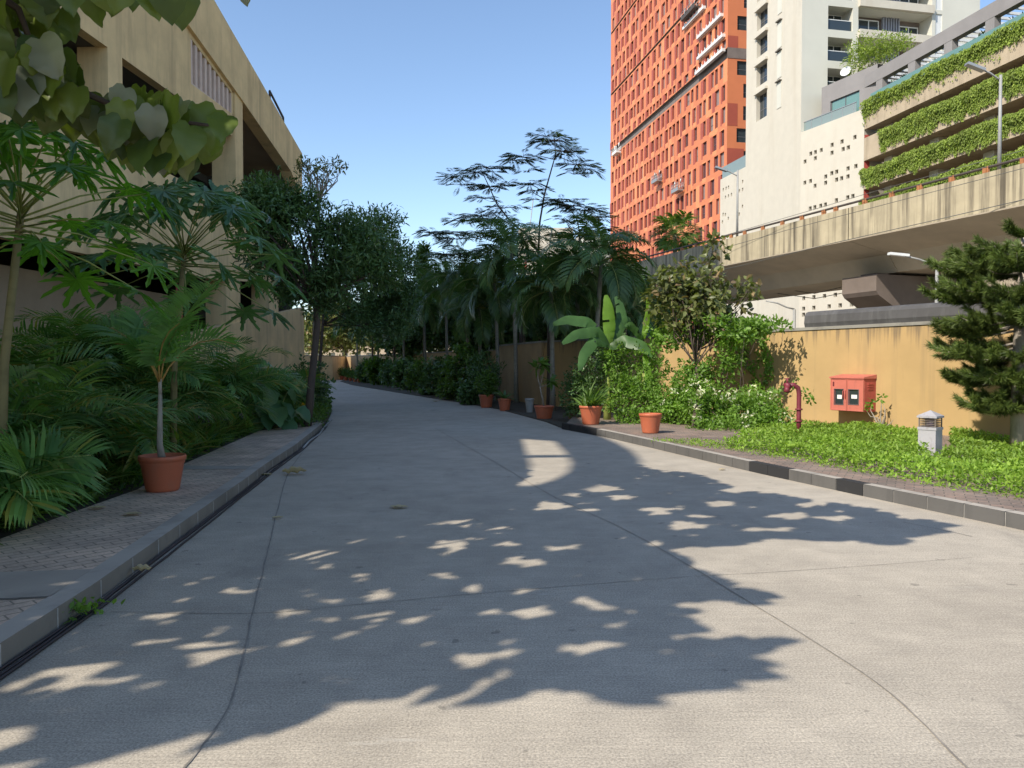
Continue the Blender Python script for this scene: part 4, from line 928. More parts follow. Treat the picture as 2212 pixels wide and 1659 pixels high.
def pot(rt, c, R, H, mat='terra'):
    q = MB(); q.lathe(c, [(0,.0),(R*.66,.0),(R*.70,.02),(R*.72,.035),(R*.90,H*.74),(R*.93,H*.78),(R*.94,H*.80),(R*.95,H*.86),(R,H*.87),(R*1.0,H*.96),(R*.985,H),(R*.93,H),(R*.90,H*.86),(0,H*.86)], 32)
    o = q.build('pot', MT[mat], rt); s = MB(); s.lathe(c, [(R*.895,H*.865),(0,H*.885)], 20); s.build('soil', MT['potsoil'], rt); return c[2]+H*.87

# ================================================================ broad-leaved tree that shades the foreground
SHADE = [(-700,1500),(0,1560),(130,1612),(210,1620),(290,1600),(330,1620),(400,1570),(500,1560),(620,1575),(700,1530),(760,1500),(880,1500),(930,1520),(1000,1500),(1080,1470),(1170,1490),(1270,1500),(1330,1470),(1480,1470),(1560,1440),(1650,1375),(1560,1385),(1480,1380),(1400,1380),(1345,1395),(1440,1335),(1480,1300),(1590,1302),(1600,1270),(1540,1250),(1500,1210),(1450,1190),(1600,1165),(1750,1160),(1880,1175),(2020,1135),(1900,1100),(1750,1078),(1600,1058),(1500,1022),(1400,1012),(1340,985),(1000,960),(640,975),(300,1100),(-300,1250),(-900,1350)]
LIT = [(430,1213,65,12),(470,1198,40,6),(660,1200,50,9),(680,1215,40,7),(745,1170,40,6),(975,1175,50,14),(1100,1145,60,10),(1065,1130,30,6),(960,1245,30,6),(1135,1215,50,14),(820,1285,40,14),(625,1320,25,10),(1160,1328,60,18),(1130,1278,25,6),(1020,1430,35,20),(430,1385,110,14),(480,1355,50,10),(340,1335,50,8),(420,1425,50,18),(160,1450,100,26),(60,1490,70,14),(700,1470,25,8),(650,1375,30,8),(705,1340,20,8),(490,1280,40,8),(700,1300,30,6),(1200,1185,40,8),(1190,1095,50,10),(1290,1055,60,8),(1480,1135,50,6),(1650,1145,80,6),(1560,1090,50,5),(1700,1115,60,6),(1330,1320,15,8),(1590,1060,40,4),(1240,1402,110,12),(350,1395,40,8),(1420,1100,60,5),(1800,1120,50,4),(620,1190,30,5),(560,1250,20,5),(360,1290,30,6),(130,1245,60,10),(60,1575,60,10),(1180,1000,60,46),(900,1135,30,4),(1340,1075,40,4),(1750,1090,40,4),(1500,1115,40,4)]
_r = rs(5); LIT += [(_r.uniform(150,1500), _r.uniform(1060,1500), _r.uniform(10,34), _r.uniform(3,8)) for _ in range(70)]
def inpoly(x, y, poly):
    p = np.array(poly, float); ins = np.zeros(len(x), bool); j = len(p)-1
    for i in range(len(p)):
        c = ((p[i,1] > y) != (p[j,1] > y)) & (x < (p[j,0]-p[i,0])*(y-p[i,1])/(p[j,1]-p[i,1]+1e-12)+p[i,0]); ins ^= c; j = i
    return ins
r = rs(11); N = 60000
gp = np.stack([-5.5+12*r.rand(N), 2.6+9.5*r.rand(N), np.zeros(N)], 1)
px_, py_, _ = proj(gp); ok = inpoly(px_, py_, SHADE)
# pull leaves in from the outline by half a leaf so the cast outline matches
for sx_, sy_ in ((14,0),(-14,0),(0,4),(0,-4)): ok &= inpoly(px_+sx_*(py_-787)/450, py_+sy_*(py_-787)/450, SHADE)
lc = np.mean(np.array(lens, float), 0); ok &= ~inpoly(px_, py_, [tuple(lc+(np.array(q_)-lc)*1.3) for q_ in lens])
for cx, cy, rx, ry in LIT: k_ = (cy-787)/450; ok &= ((px_-cx)/(rx*.8+18*k_))**2 + ((py_-cy)/(ry*.8+5*k_))**2 > .55+.9*r.rand(N)
gp = gp[ok]
gp = gp[r.permutation(len(gp))[:9500]]
z = 4.3 + 1.3*r.rand(len(gp))**1.3
for _ in range(40):
    lp3 = np.stack([gp[:, 0]-SH[0]*z, gp[:, 1]-SH[1]*z, z], 1)
    X_, Y_, fw_ = proj(lp3); vis = (fw_ > .3) & (X_ > -130) & (Y_ > -110) & (X_ < 2300); z = z + vis*.12*(1+r.rand(len(gp)))
lp3 = lp3[~vis]
tb = np.array([-6.6, .6, .09]); fk = np.array([-6.2, 1.0, 3.4])
rt = thing('broadleaf_tree', 'near tree with large drooping round leaves at the top left corner', 'tree', tb)
b = MB(); n = len(lp3); D = unit(rdir(r, n)*.8 + np.array([0,0,-.2])); U = unit(-LDIR*1.5 + rdir(r, n)*.8); b.scatter(T_BIG, frames(D, U)*(.13+.11*r.rand(n))[:, None, None], lp3 - D*.09)
near = ~(inpoly(px_[ok] if False else proj(gp)[0], proj(gp)[1]+26, SHADE))[:len(gp)]
ge = gp[near][:420]; ze = 4.5+.8*r.rand(len(ge)); pe3 = np.stack([ge[:, 0]-SH[0]*ze, ge[:, 1]-SH[1]*ze, ze], 1)
xe, ye, fe = proj(pe3); kq = ~((fe > .3) & (xe > -130) & (ye > -110)); pe3 = pe3[kq]; ge = ge[kq]; n = len(pe3)
De = np.where(ge[:, :1] < .2, np.array([[-.85,-.5,.0]]), np.array([[.95,-.1,.0]])) + .25*r.randn(n, 3)*np.array([1,1,.5]); b.scatter(T_OVAL, frames(De, np.tile(-LDIR, (n,1)))*(.30+.16*r.rand(n))[:, None, None]*np.array([.8,1,1]), pe3)
# leaves that hang into the picture
def hang(poly, n, Yr, size, seed, dirs=(0,-.2,-1), sp=.55):
    r = rs(seed); p = np.array(poly, float); x0, y0 = p.min(0); x1, y1 = p.max(0); X = []
    while len(X) < n:
        x = x0+(x1-x0)*r.rand(); y = y0+(y1-y0)*r.rand()
        if inpoly(np.array([x]), np.array([y]), poly)[0] and all((x-u[0])**2+(y-u[1])**2 > 300 for u in X): X.append((x, y, Yr[0]+(Yr[1]-Yr[0])*r.rand()))
    T = np.array([P(*q) for q in X]); D = unit(np.array(dirs)+sp*rdir(r, n)); U = unit(np.array([.2,-1.0,.5])+.75*rdir(r, n)); s_ = size*(.75+.45*r.rand(n))
    s_ = s_*.84; b.scatter(T_BIG5, frames(D, U)*s_[:, None, None]*np.array([1,1,1.0]), T); return T
hv = []
hv.append(hang([(-60,-60),(110,-60),(135,40),(100,150),(60,200),(-60,190)], 38, (4.3,5.2), .26, 1))
hv.append(hang([(60,90),(150,110),(190,200),(290,255),(370,270),(360,300),(250,290),(170,260),(60,180)], 36, (4.4,5.2), .24, 2))
hv.append(hang([(235,190),(330,190),(420,225),(495,245),(490,290),(440,300),(400,330),(330,325),(250,280)], 52, (4.5,5.1), .26, 3))
hv.append(hang([(-40,120),(60,120),(75,160),(-40,150)], 5, (4.4,5), .24, 5))
hv.append(hang([(150,-60),(385,-60),(385,-30),(150,-30)], 9, (3.9,4.3), .26, 4, dirs=(.1,-.1,-1), sp=.35))
hv.append(hang([(505,-24),(530,-24),(530,-12),(505,-12)], 1, (3.9,4.0), .08, 6, dirs=(.1,-.1,-1), sp=.1))
b.build('crown', MT['l_big'], rt)
q = MB(); q.tube([tb, tb+np.array([.1,.05,1.2]), (tb+fk)/2+np.array([-.1,.1,.2]), fk], [.2,.17,.15,.13], 10)
big_l = [lp3[i] for i in r.choice(len(lp3), 16, replace=False)]; limbs(q, r, fk, big_l, .06)
for pts in ([(-40,60,4.7),(60,130,4.7),(160,190,4.75),(260,235,4.8),(380,262,4.8),(490,275,4.8)], [(-60,-50,4.6),(40,20,4.7),(70,100,4.7),(120,150,4.8)], [(120,-90,4.1),(260,-70,4.1),(400,-62,4.1),(520,-30,3.95)]):
    pp = [P(*u) for u in pts]; q.tube([fk*.5+pp[0]*.5+np.array([-.3,0,.5]), pp[0]] + pp[1:], np.linspace(.035, .008, len(pp)+1), 6)
q.build('trunk', MT['bark'], rt)

# ================================================================ left side planting
def papaya(label, base, top, nleaf, pl_, ls, seed, leafm, azr=None):
    r = rs(seed); base = np.array(base, float); top = np.array(top, float); rt = thing('papaya_tree', label, 'tree', base, None)
    q = MB(); m = (base+top)/2+np.array([-.06,0,0]); q.tube([base, m, top], [.055,.045,.035], 10); q.build('trunk', MT['papayatr'], rt)
    b = MB(); s_ = MB()
    for i in range(nleaf):
        u = i/nleaf; az = i*2.4+r.rand()*.4; e = 1.1-1.45*u+.1*r.randn(); L = pl_*(.55+.5*min(1, u*1.6+.25))
        d = np.array([math.cos(az)*math.cos(e), math.sin(az)*math.cos(e), math.sin(e)]); st = top+np.array([0,0,.12-.35*u]); p1 = st+d*L*.55; d2 = unit(d+np.array([0,0,-.18])); p2 = p1+d2*L*.45
        s_.tube([st, p1, p2], [.011,.009,.006], 5)
        ld_ = unit(np.array([d[0], d[1], -.35-.3*r.rand()])); U = unit(np.array([0,0,1.])+.25*r.randn(3)+.2*d); sz = ls*(.75+.4*r.rand()); b.scatter(T_PAP, frames(ld_[None], U[None])*sz, p2[None]+ld_*.02, smooth=False)
    b.build('leaves', MT[leafm], rt); s_.build('leaf_stalks', MT['petiole'], rt)
    return rt
papaya('papaya tree at the left edge with jagged bright leaves on a bare trunk', (*P(-8,760,7.6)[:2], .09), P(45,462,7.6), 36, 1.15, .43, 21, 'l_papaya')
papaya('papaya tree with dull blue-green jagged leaves in front of the ramp wall', (*P(372,900,11.5)[:2], .09), P(398,550,11.5), 46, 1.35, .50, 22, 'l_papaya2')
# a third, lower papaya whose leaves spread between the two
#papaya('low papaya tree with long drooping leaves between the two taller ones', (*P(150,900,9.5)[:2], .09), P(170,585,9.5), 13, .95, .55, 24, 'l_papaya')
for lab, X, Y, h, ns, nf, L, sd in (
  ('tallest areca palm clump against the shaded ramp wall', -7.2, 13.2, 1.5, 5, 6, 1.5, 31),
  ('areca palm clump at the left picture edge below the papaya', -5.9, 8.3, .55, 6, 6, 1.15, 32),
  ('areca palm clump right behind the potted palm', -6.1, 13.0, .9, 6, 6, 1.4, 33),
  ('areca palm clump nearest the ramp wall end', -6.2, 16.0, .9, 5, 6, 1.3, 34),
  ('low areca palm clump left of the potted palm', -5.9, 10.2, .35, 5, 6, 1.0, 35),
  ('areca palm clump in the back corner under the ramp', -8.6, 14.5, 1.0, 5, 6, 1.5, 36),
  ('areca palm clump behind the left edge clump', -7.4, 10.8, .9, 5, 6, 1.4, 37),
  ('spreading areca palm clump at the paving end', -6.4, 18.6, .5, 5, 6, 1.0, 38),
  ('areca palm clump close to the paving, front left corner', -5.2, 6.6, .15, 4, 6, .85, 39)):
    clump_areca(lab, (X, Y, .09), h, ns, nf, L, sd)
r = rs(50); pe = resample(PE, .1); yy = pe[:, 1]
spots = [(i, pe[i]) for i in range(len(pe)) if 5.5 < yy[i] < 18.2][::7]
names = 'first second third fourth fifth sixth seventh eighth ninth tenth eleventh twelfth thirteenth fourteenth fifteenth sixteenth seventeenth eighteenth nineteenth twentieth'.split()
for j, (i, p) in enumerate(spots[:20]):
    strap(f'strap-leaved clump edging the left paving, {names[j]} from the front', (p[0]-.35-.25*r.rand(), p[1], .09), 46, .62, 60+j, 'l_low' if j % 3 else 'l_areca')
for j in range(10):
    p = pe[int(len(pe)*(.42+.055*j))]; strap(f'grassy clump in the second row behind the paving edge, {names[j]} from the front', (p[0]-1.2-.3*r.rand(), p[1]+.3, .09), 60, .85, 90+j, 'l_areca', group='grassy clumps in the second row of the left bed')
# elephant-ear and rounded plants near the tree
r = rs(71); base = np.array([*P(585,830,17.5)[:2], .09]); b = MB(); n = 26; az = r.rand(n)*6.28; e = .2+.9*r.rand(n); D = np.stack([np.cos(az)*np.cos(e), np.sin(az)*np.cos(e), np.sin(e)], 1)
tp = base + D*np.array([.55,.55,.95])*(.7+.5*r.rand(n))[:, None]; b.scatter(T_BIG, frames(D*np.array([1,1,-.2])+np.array([0,0,-.5]), np.tile([0,-.5,1.], (n,1))+.4*r.randn(n,3))*(.36+.14*r.rand(n))[:, None, None], tp)
rt = thing('elephant_ear', 'broad-leaved green plant between the areca palms and the ramp wall', 'plant', base); b.build('leaves', MT['l_papaya2'], rt); q = MB(); [q.tube([base, t_], [.012,.008], 5) for t_ in tp]; q.build('stem', MT['petiole'], rt)
bush('round_shrub', 'round dark shrub standing behind the thin dark tree trunk', [(P(668,820,24)[0], 24, .85, .62, .62, .85)], 330, 7, .11, T_OVAL, 'l_dark', 72, spread=.09, gap=.1)
# green ground cover round the tree
r = rs(73); poly = [(545,928),(700,926),(717,893),(712,872),(640,858),(560,862),(530,900)]
def cover(poly, n, zr, size, leafm, label, seed, name='ground_cover', z0=.09, tpl=T_SMALL, hz=None):
    r = rs(seed); p = np.array([G(x, y, z0) for x, y in poly]); lo = p.min(0); hi = p.max(0); Q = lo + (hi-lo)*r.rand(n*4, 3); ok = inpoly(Q[:, 0], Q[:, 1], p[:, :2]); Q = Q[ok][:n]
    bumpy = .5+.5*np.sin(Q[:,0]*3.1+1)*np.sin(Q[:,1]*2.3) ; hz_ = zr*(.45+.55*bumpy) ; Q[:, 2] = z0 + hz_*r.rand(len(Q))**.5
    m = len(Q); D = unit(rdir(r, m)+np.array([0,0,.3])); U = unit(np.array([0,0,1.3])+rdir(r, m)); b = MB(); b.scatter(tpl, frames(D, U)*(size*(.6+.7*r.rand(m)))[:, None, None], Q)
    o = b.build(name, MT[leafm]); return tag(o, label, 'ground cover', None, 'stuff')
cover(poly, 9000, .38, .10, 'l_mid', 'low green ground cover around the foot of the thin dark tree', 73)
cover([(-60,1190),(0,1163),(150,1108),(295,1057),(400,1000),(560,930),(520,905),(250,1000),(-60,1110)], 7000, .10, .09, 'grass', 'short grass and weeds along the inner edge of the left paving', 74, 'grass_edge', tpl=T_LONG)
# canna with a yellow flower
base = np.array([*G(645,905,.09)[:2], .09]); rt = thing('canna_plant', 'yellow canna flower on a stalk beside the thin dark tree', 'flower', base)
tp = P(653,878,base[1]); q = MB(); q.tube([base, tp], [.012,.008], 5); r = rs(75); n = 8; az = r.rand(n)*6.28
q.scatter(T_OVAL, frames(np.stack([np.cos(az), np.sin(az), .9+0*az], 1), np.tile([0,0,1.], (n,1)))*.3, np.tile(base, (n,1))+np.array([0,0,.1])); q.build('stem', MT['l_papaya2'], rt)
f = MB(); f.scatter(T_OVAL, frames(rdir(r, 9)+np.array([0,0,.4]), rdir(r, 9))*.12, np.tile(tp, (9,1))); f.build('flower', MT['yflower'], rt)

# thin dark tree by the road
def E(x, y, Y, rx, rz, ry=None): p = P(x, y, Y); k = Y/F; return (p[0], p[1], p[2], rx*k, (ry if ry else rx)*k, rz*k)
TB0 = G(664,924,.09); Yt = TB0[1]
tree('street_tree', 'dark leafy tree with a thin leaning trunk at the left road edge', TB0, P(682,640,Yt),
     [E(640,440,Yt,60,40),E(800,560,Yt+1,85,70),E(830,480,Yt+2,40,30),E(590,480,Yt,85,60),E(600,445,Yt,95,52),(E(700,500,Yt,100,55)),E(600,540,Yt+.5,90,45),E(560,430,Yt,60,45),E(760,520,Yt,75,60),E(640,590,Yt,90,50),E(720,600,Yt,75,60),E(690,650,Yt,45,35),E(630,630,Yt,35,25),E(780,590,Yt+.5,70,50),E(560,420,Yt+1,62,40)],
     3700, 8, .15, T_LONG, 'l_dark', 80, .10, spread=.17, gap=.6, mids=[P(672,830,Yt), P(686,700,Yt)], nl=22, shell=1.8)
tree('young_tree', 'sparse light treetop rising above the dark tree beside the ramp end', (P(673,700,22)[0], 22, .09), P(690,430,22),
     [E(668,365,22,28,18),E(715,358,22,38,14),E(690,385,22,24,14),E(648,360,22,12,12)], 52, 8, .16, T_LONG, 'l_olive', 81, .05, 'bark_l', spread=.12, gap=.1, nl=26)
tree('street_tree', 'dense dark tree standing just behind the thin dark tree on the road side', (P(680,830,27)[0], 27, .0), P(700,660,27),
     [E(800,690,27,70,45),E(850,690,27,50,50),E(820,560,27,80,60),E(860,600,27,45,60),E(790,500,27,60,45),E(780,640,27,80,50),E(840,640,27,65,50)], 2300, 8, .17, T_LONG, 'l_dark', 82, .07, spread=.18, gap=.5, nl=14)
tree('street_tree', 'grey-green tree at the far end of the road behind the end wall', (P(745,800,90)[0], 90, 0), P(745,740,90), [E(730,700,90,60,50),E(690,720,90,50,45),E(790,710,90,70,45)], 1300, 8, .5, T_OVAL, 'l_olive', 83, .25, spread=.6, gap=.4)
tree('street_tree', 'dark tree behind the low wall under the far palms', (P(900,800,75)[0], 75, 0), P(900,740,75), [E(880,690,75,80,50),E(960,700,75,80,45)], 1300, 8, .42, T_OVAL, 'l_dark', 84, .25, spread=.5, gap=.35)

# ================================================================ palms and trees along the wall on the right of the road
def rp(lab, x, yc, Y, nf, L, ll, sd, lean=0.0, bend=1.7, ld=.9, e=(1.3,-.5), lm='l_palm', n=40, tr=.09):
    nf = int(nf*1.45); L *= 1.12; ll *= 1.15; ld *= 1.0; e = (1.45,-.35)
    base = np.array([P(x+lean, 787, Y)[0], Y, .03]); top = P(x, yc, Y)
    return palm('feather_palm', lab, 'palm', base, top[2]-.03, nf, L, ll, n, (top[0]-base[0], 0), tr, e, bend, ld, lm, 'palmtrunk', sd, 'feather palms along the right wall', wl=.055)
rp('nearest feather palm, beside the flyover end, its crown half lit', 1300, 565, 24.5, 15, 1.9, .62, 101, -15)
rp('feather palm with long hanging leaves over the brown wall panel', 1190, 628, 25.5, 14, 1.9, .62, 102, 4)
rp('feather palm behind the banana plant with drooping leaves', 1245, 600, 28, 14, 2.0, .62, 103, 6)
rp('tallest feather palm left of the feathery flame tree trunk', 1105, 545, 31, 13, 2.3, .7, 104, 10, 1.9)
rp('feather palm with a bluish arching crown at mid distance', 1068, 612, 33, 14, 2.2, .66, 105, 8)
rp('feather palm standing left of the tallest feather palm', 1005, 605, 38, 14, 2.3, .7, 106, 6)
rp('feather palm with a low dense crown over the shrubs', 1035, 665, 35, 13, 2.0, .6, 107, 3)
rp('feather palm with dense crown, sixth from the flyover end', 962, 618, 43, 14, 2.5, .75, 108, 4)
rp('far feather palm over the low brown wall, right of the dark tree', 915, 655, 48, 14, 2.5, .75, 109, 4)
rp('far feather palm above the row of thin trunks', 870, 672, 54, 14, 2.6, .75, 110, 3)
rp('far feather palm second from the road end', 815, 685, 62, 13, 2.7, .8, 111, 3)
rp('farthest feather palm near the red pots', 770, 690, 70, 13, 2.7, .8, 112, 2)
rp('short feather palm behind the brown wall panel', 1130, 660, 36, 13, 2.0, .6, 113, 2)
rp('feather palm close to the flyover underside, leaves sweeping right', 1350, 665, 27, 13, 1.9, .6, 114, 0)
# columnar spire tree
tree('spire_tree', 'narrow upright spire tree rising behind the far palms', (P(916,787,52)[0], 52, 0), P(916,640,52), [E(916,570,52,14,38),E(916,610,52,19,40),E(914,545,52,9,20)], 420, 8, .3, T_LONG, 'l_mid', 115, .1, spread=.2, gap=.05, up=.8)
for k, (x, y, Y, rx, rz, lab) in enumerate(((1380,690,30,75,60,'dark leafy tree behind the wall under the flyover end'), (1260,690,34,80,65,'dark leafy tree filling the gap behind the banana plant'), (1150,700,42,80,50,'dark leafy tree behind the brown wall panel'), (1060,715,48,70,38,'dark leafy tree behind the low wall at mid distance'), (985,670,56,85,70,'tall dark leafy tree behind the far palms'), (1320,640,38,80,60,'tall dark leafy tree behind the nearest feather palm'), (1200,640,44,80,60,'tall dark leafy tree behind the palm with hanging leaves'), (1090,650,50,80,55,'tall dark leafy tree left of the flame tree trunk'), (890,690,60,70,50,'dark leafy tree behind the far red pots and palms'))):
    tree('garden_tree', lab, (P(x,787,Y)[0], Y, 0), P(x, y+40, Y), [E(x,y,Y,rx,rz),E(x-rx*.5,y+15,Y,rx*.6,rz*.7),E(x+rx*.5,y+5,Y,rx*.6,rz*.8),E(x,y+45,Y,rx*.9,rz*.6)], 1500, 8, .012*Y*.55, T_OVAL, 'l_dark', 120+k, .12, group='dark trees behind the right wall', spread=.008*Y, gap=.3)
# feathery flame tree: long thin forks with layered sprays
def spray(b, q, r, c, R, n, leaf=.42):
    """flat umbrella of feathery leaves round c"""
    for i in range(n):
        az = r.rand()*6.283; rr = R*r.rand()**.6; p = c + np.array([math.cos(az)*rr, math.sin(az)*rr*.7, -.12*rr+r.randn()*.06*R]); d = unit(np.array([math.cos(az), math.sin(az)*.7, .05+.2*r.randn()])); q.tube([c-np.array([0,0,.1]), p], [.012,.006], 4, cap=False)
        L = leaf*(.8+.5*r.rand()); a = np.linspace(.1, 1, 9); side = unit(np.cross(d, [0,0,1.])); 
        B = p + d*(a*L)[:, None] + np.array([0,0,-1])*(.25*a**2*L)[:, None]; B = np.repeat(B, 2, 0); s_ = np.tile([-1,1], 9); w_ = L*.30*np.sin(np.pi*np.repeat(a,2)*.85+.25)
        D = unit(side*s_[:, None] + d*.55 + np.array([0,0,-.25])); b.scatter(T_PINNA, frames(D, np.tile([0,0,1.], (18,1))+.15*r.randn(18,3))*w_[:, None, None]*1.25, B)
T_PINNA = (np.array([(0,0,0),(-.16,.45,0),(0,1,-.1),(.16,.45,0)]), [(0,1,2,3)])
Yf = 36.0; base = np.array([P(1172,787,Yf)[0], Yf, 0]); rt = thing('flame_tree', 'tall sparse flame tree with flat feathery layers against the sky', 'tree', base)
q = MB(); b = MB(); r = rs(130)
def br_(pts, r0, r1, dy=0):
    pp = [P(x, y, Yf+dy*i/len(pts)) for i, (x, y) in enumerate(pts)]; q.tube(pp, np.linspace(r0, r1, len(pp)), 6); return pp
q.tube([base, P(1165,620,Yf), P(1163,545,Yf)], [.12,.09,.07], 8)
br_([(1163,545),(1166,480),(1176,420),(1190,370),(1200,335),(1198,300)], .06, .02)
br_([(1163,545),(1140,510),(1100,475),(1073,440),(1055,400),(1042,372)], .055, .018, -.5)
br_([(1163,545),(1110,535),(1060,520),(1020,505)], .04, .015, -1)
br_([(1200,345),(1165,337),(1130,335)], .022, .01); br_([(1176,430),(1150,415),(1145,395)], .02, .01); br_([(1198,335),(1235,350),(1262,362)], .02, .01)
br_([(1073,440),(1040,460),(1010,468)], .02, .01); br_([(1020,505),(980,500),(940,500)], .018, .008)
for x, y, R, n_ in ((1195,300,38,26),(1215,322,42,26),(1180,290,30,12),(1130,335,32,16),(1108,342,26,10),(1245,352,36,18),(1268,362,26,10),(1240,372,22,7),(1145,395,30,15),(1160,408,24,10),(1168,428,26,8),(1140,365,16,5),(1060,360,34,18),(1030,368,40,18),(985,378,34,16),(1000,395,30,10),(1060,400,30,12),(1045,425,30,10),(1080,398,26,8),(1088,445,34,12),(1040,462,45,22),(1010,472,42,18),(1070,470,40,16),(960,500,42,24),(930,498,28,12),(985,512,36,16),(1000,545,42,20),(960,545,30,10),(1040,500,40,16),(1100,500,30,10),(1075,530,34,14)):
    c = P(x, y, Yf+r.randn()*.6); spray(b, q, r, c, R*Yf/F, int(n_*1.6), .55)
b.build('crown', MT['l_feather'], rt); q.build('trunk', MT['bark'], rt)
Yf = 33.0; base = np.array([P(1253,787,Yf)[0], Yf, 0]); rt = thing('flame_tree', 'smaller flame tree with feathery layers beside the orange tower', 'tree', base)
q = MB(); b = MB(); q.tube([base, P(1252,620,Yf), P(1252,500,Yf)], [.1,.07,.045], 7); br_([(1252,500),(1245,470),(1225,445),(1205,432)], .03, .01); br_([(1252,500),(1275,475),(1300,462)], .025, .01)
for x, y, R, n_ in ((1215,432,30,16),(1235,440,32,18),(1195,438,20,8),(1262,450,36,20),(1290,465,28,14),(1305,490,24,10),(1255,470,30,12),(1215,470,26,8),(1240,500,36,16),(1285,500,28,12),(1210,505,26,8)):
    spray(b, q, r, P(x, y, Yf+r.randn()*.5), R*Yf/F, int(n_*1.6), .52)
b.build('crown', MT['l_feather'], rt); q.build('trunk', MT['bark'], rt)
# fan-leaved palm behind the flyover
Yp = 62; c = P(1458,508,Yp); rt = thing('fan_palm', 'sunlit fan palm standing behind the flyover parapet', 'palm', (c[0], Yp, 0)); q = MB(); q.tube([(c[0],Yp,0), c], [.22,.16], 8); q.build('trunk', MT['palmtrunk'], rt)
q2 = MB(); b = MB(); r = rs(140)
for i in range(34): add_frond(b, q2, r, c, i*2.4, .3*r.randn(), .03, L=2.0*(.8+.4*r.rand()), n=16, ll=1.1, e0=1.4-1.9*i/34, bend=1.0, ld=.5, V=.25, wl=.10, pet=.45)
q2.build('leaf_stalks', MT['petiole'], rt)
b.build('leaf_crown', MT['l_mid'], rt)

# shrub row along the far wall, each its own shrub
for k, (x, y, Y, rx, rz) in enumerate(((1000,800,33,38,50),(1045,810,30.5,32,45),(955,812,37,34,34),(915,812,42,32,28),(880,808,47,28,26),(850,806,52,26,24),(820,803,58,24,22),(795,803,64,20,18),(1022,850,30,30,22),(975,840,34,30,20),(935,835,39,26,16))):
    bush('wall_shrub', f'dark green shrub along the shaded wall, {names[k]} of the row', [E(x, y, Y, rx, rz)], 260, 8, .0055*Y if Y < 40 else .006*Y, T_LONG if k % 2 else T_OVAL, 'l_dark' if k % 3 else 'l_mid', 150+k, group='shrubs along the shaded far wall', spread=.005*Y)
# thin trunks of the wall palms' neighbours
for k, (x, Y, x2) in enumerate(((1125,34,1120),(1187,27,1184),(852,56,850),(805,66,806))):
    base = np.array([P(x,787,Y)[0], Y, 0]); top = P(x2, 640 if Y < 40 else 715, Y)
    palm('feather_palm', f'thin-trunked palm against the shaded wall, {names[k]} one', 'palm', base, top[2], 8, 1.6, .5, 22, (0,0), .1, (1.2,-.6), 1.8, 1.0, 'l_palm', 'bark', 170+k, 'thin-trunked palms against the wall', wl=.045)

# ================================================================ pots
def potted(label, x, yb, wpx, hpx, kind, seed, mat='terra', z0=0.0, group='terracotta pots along the right side'):
    c = G(x, yb, z0); k = c[1]/F; R = wpx*k/2; H = hpx*k; c[1] += R*.7; rt = thing('potted_plant', label, 'potted plant', c, group); zt_ = pot(rt, c, R, H, mat); r = rs(seed); b = MB()
    t = np.array([c[0], c[1], zt_])
    if kind == 'shrub': 
        foliage(b, r, [(c[0], c[1], zt_+.45, .38, .38, .42)], 130, 7, .12, T_OVAL, .09); b.build('foliage', MT['l_mid'], rt); q = MB(); limbs(q, r, t, [t+np.array([r.randn()*.15, r.randn()*.15, .5]) for _ in range(5)], .015, k=5); q.build('stem', MT['bark'], rt)
    elif kind == 'grass':
        n = 60; az = r.rand(n)*6.28; e = .6+.8*r.rand(n); D = np.stack([np.cos(az)*np.cos(e), np.sin(az)*np.cos(e), np.sin(e)], 1); b.scatter(T_BLADE, frames(D, np.tile([0,0,1.], (n,1))+.2*r.randn(n,3))*(R*2.6*(.6+.5*r.rand(n)))[:, None, None], t+np.c_[r.randn(n,2)*R*.3, np.zeros(n)]); b.build('leaves', MT['l_mid'], rt)
    elif kind == 'aloe':
        n = 26; az = r.rand(n)*6.28; e = .4+.9*r.rand(n); D = np.stack([np.cos(az)*np.cos(e), np.sin(az)*np.cos(e), np.sin(e)], 1); b.scatter(T_BLADE, frames(D, np.tile([0,0,1.], (n,1)))*(.55*(.6+.5*r.rand(n)))[:, None, None]*np.array([1.6,1,1]), np.tile(t, (n,1))); b.build('leaves', MT['l_papaya2'], rt)
    elif kind == 'frangipani':
        q = MB(); tips = [t+np.array([-.25,0,1.15]), t+np.array([.0,.1,1.2]), t+np.array([.18,0,.75]), t+np.array([-.1,-.1,1.3])]; q.tube([t, t+np.array([-.12,0,.6])], [.025,.02], 6); limbs(q, r, t+np.array([-.12,0,.6]), tips, .016, k=5); q.build('stem', MT['bark_l'], rt)
        for tp in tips: D = unit(rdir(r, 12)+np.array([0,0,.3])); b.scatter(T_OVAL, frames(D, np.tile([0,0,1.], (12,1))+.3*r.randn(12,3))*.32*np.array([.7,1,1]), np.tile(tp, (12,1)))
        b.build('leaves', MT['l_mid'], rt)
    return rt
potted('terracotta pot in the sun at the kerb with a low green shrub', 1408, 937, 50, 43, 'none', 200, z0=.143)
potted('large terracotta pot of grassy leaves at the start of the kerb', 1278, 918, 51, 41, 'grass', 201, z0=.143)
potted('small brown clay pot with thin leaves between two terracotta pots', 1236, 908, 22, 20, 'grass', 202, 'terra_old', z0=.0)
potted('terracotta pot with a thin bare-stemmed frangipani', 1176, 907, 44, 30, 'frangipani', 203, z0=0)
potted('terracotta pot with spiky grey-green leaves', 1090, 888, 30, 27, 'aloe', 204, z0=0)
potted('terracotta pot with a bushy green plant by the shaded shrubs', 1050, 881, 33, 28, 'shrub', 205, z0=0)
potted('dark grey cylinder pot beside the thin palm trunk', 1144, 893, 20, 32, 'none', 206, 'lampgrey', z0=0)
for k in range(6):
    potted(f'small red pot with bright leaves at the far road bend, {names[k]} from the left', 728+k*9.5, 819+k*1.6, 9.5, 8, 'shrub', 210+k, 'terra', group='small red pots at the far bend')

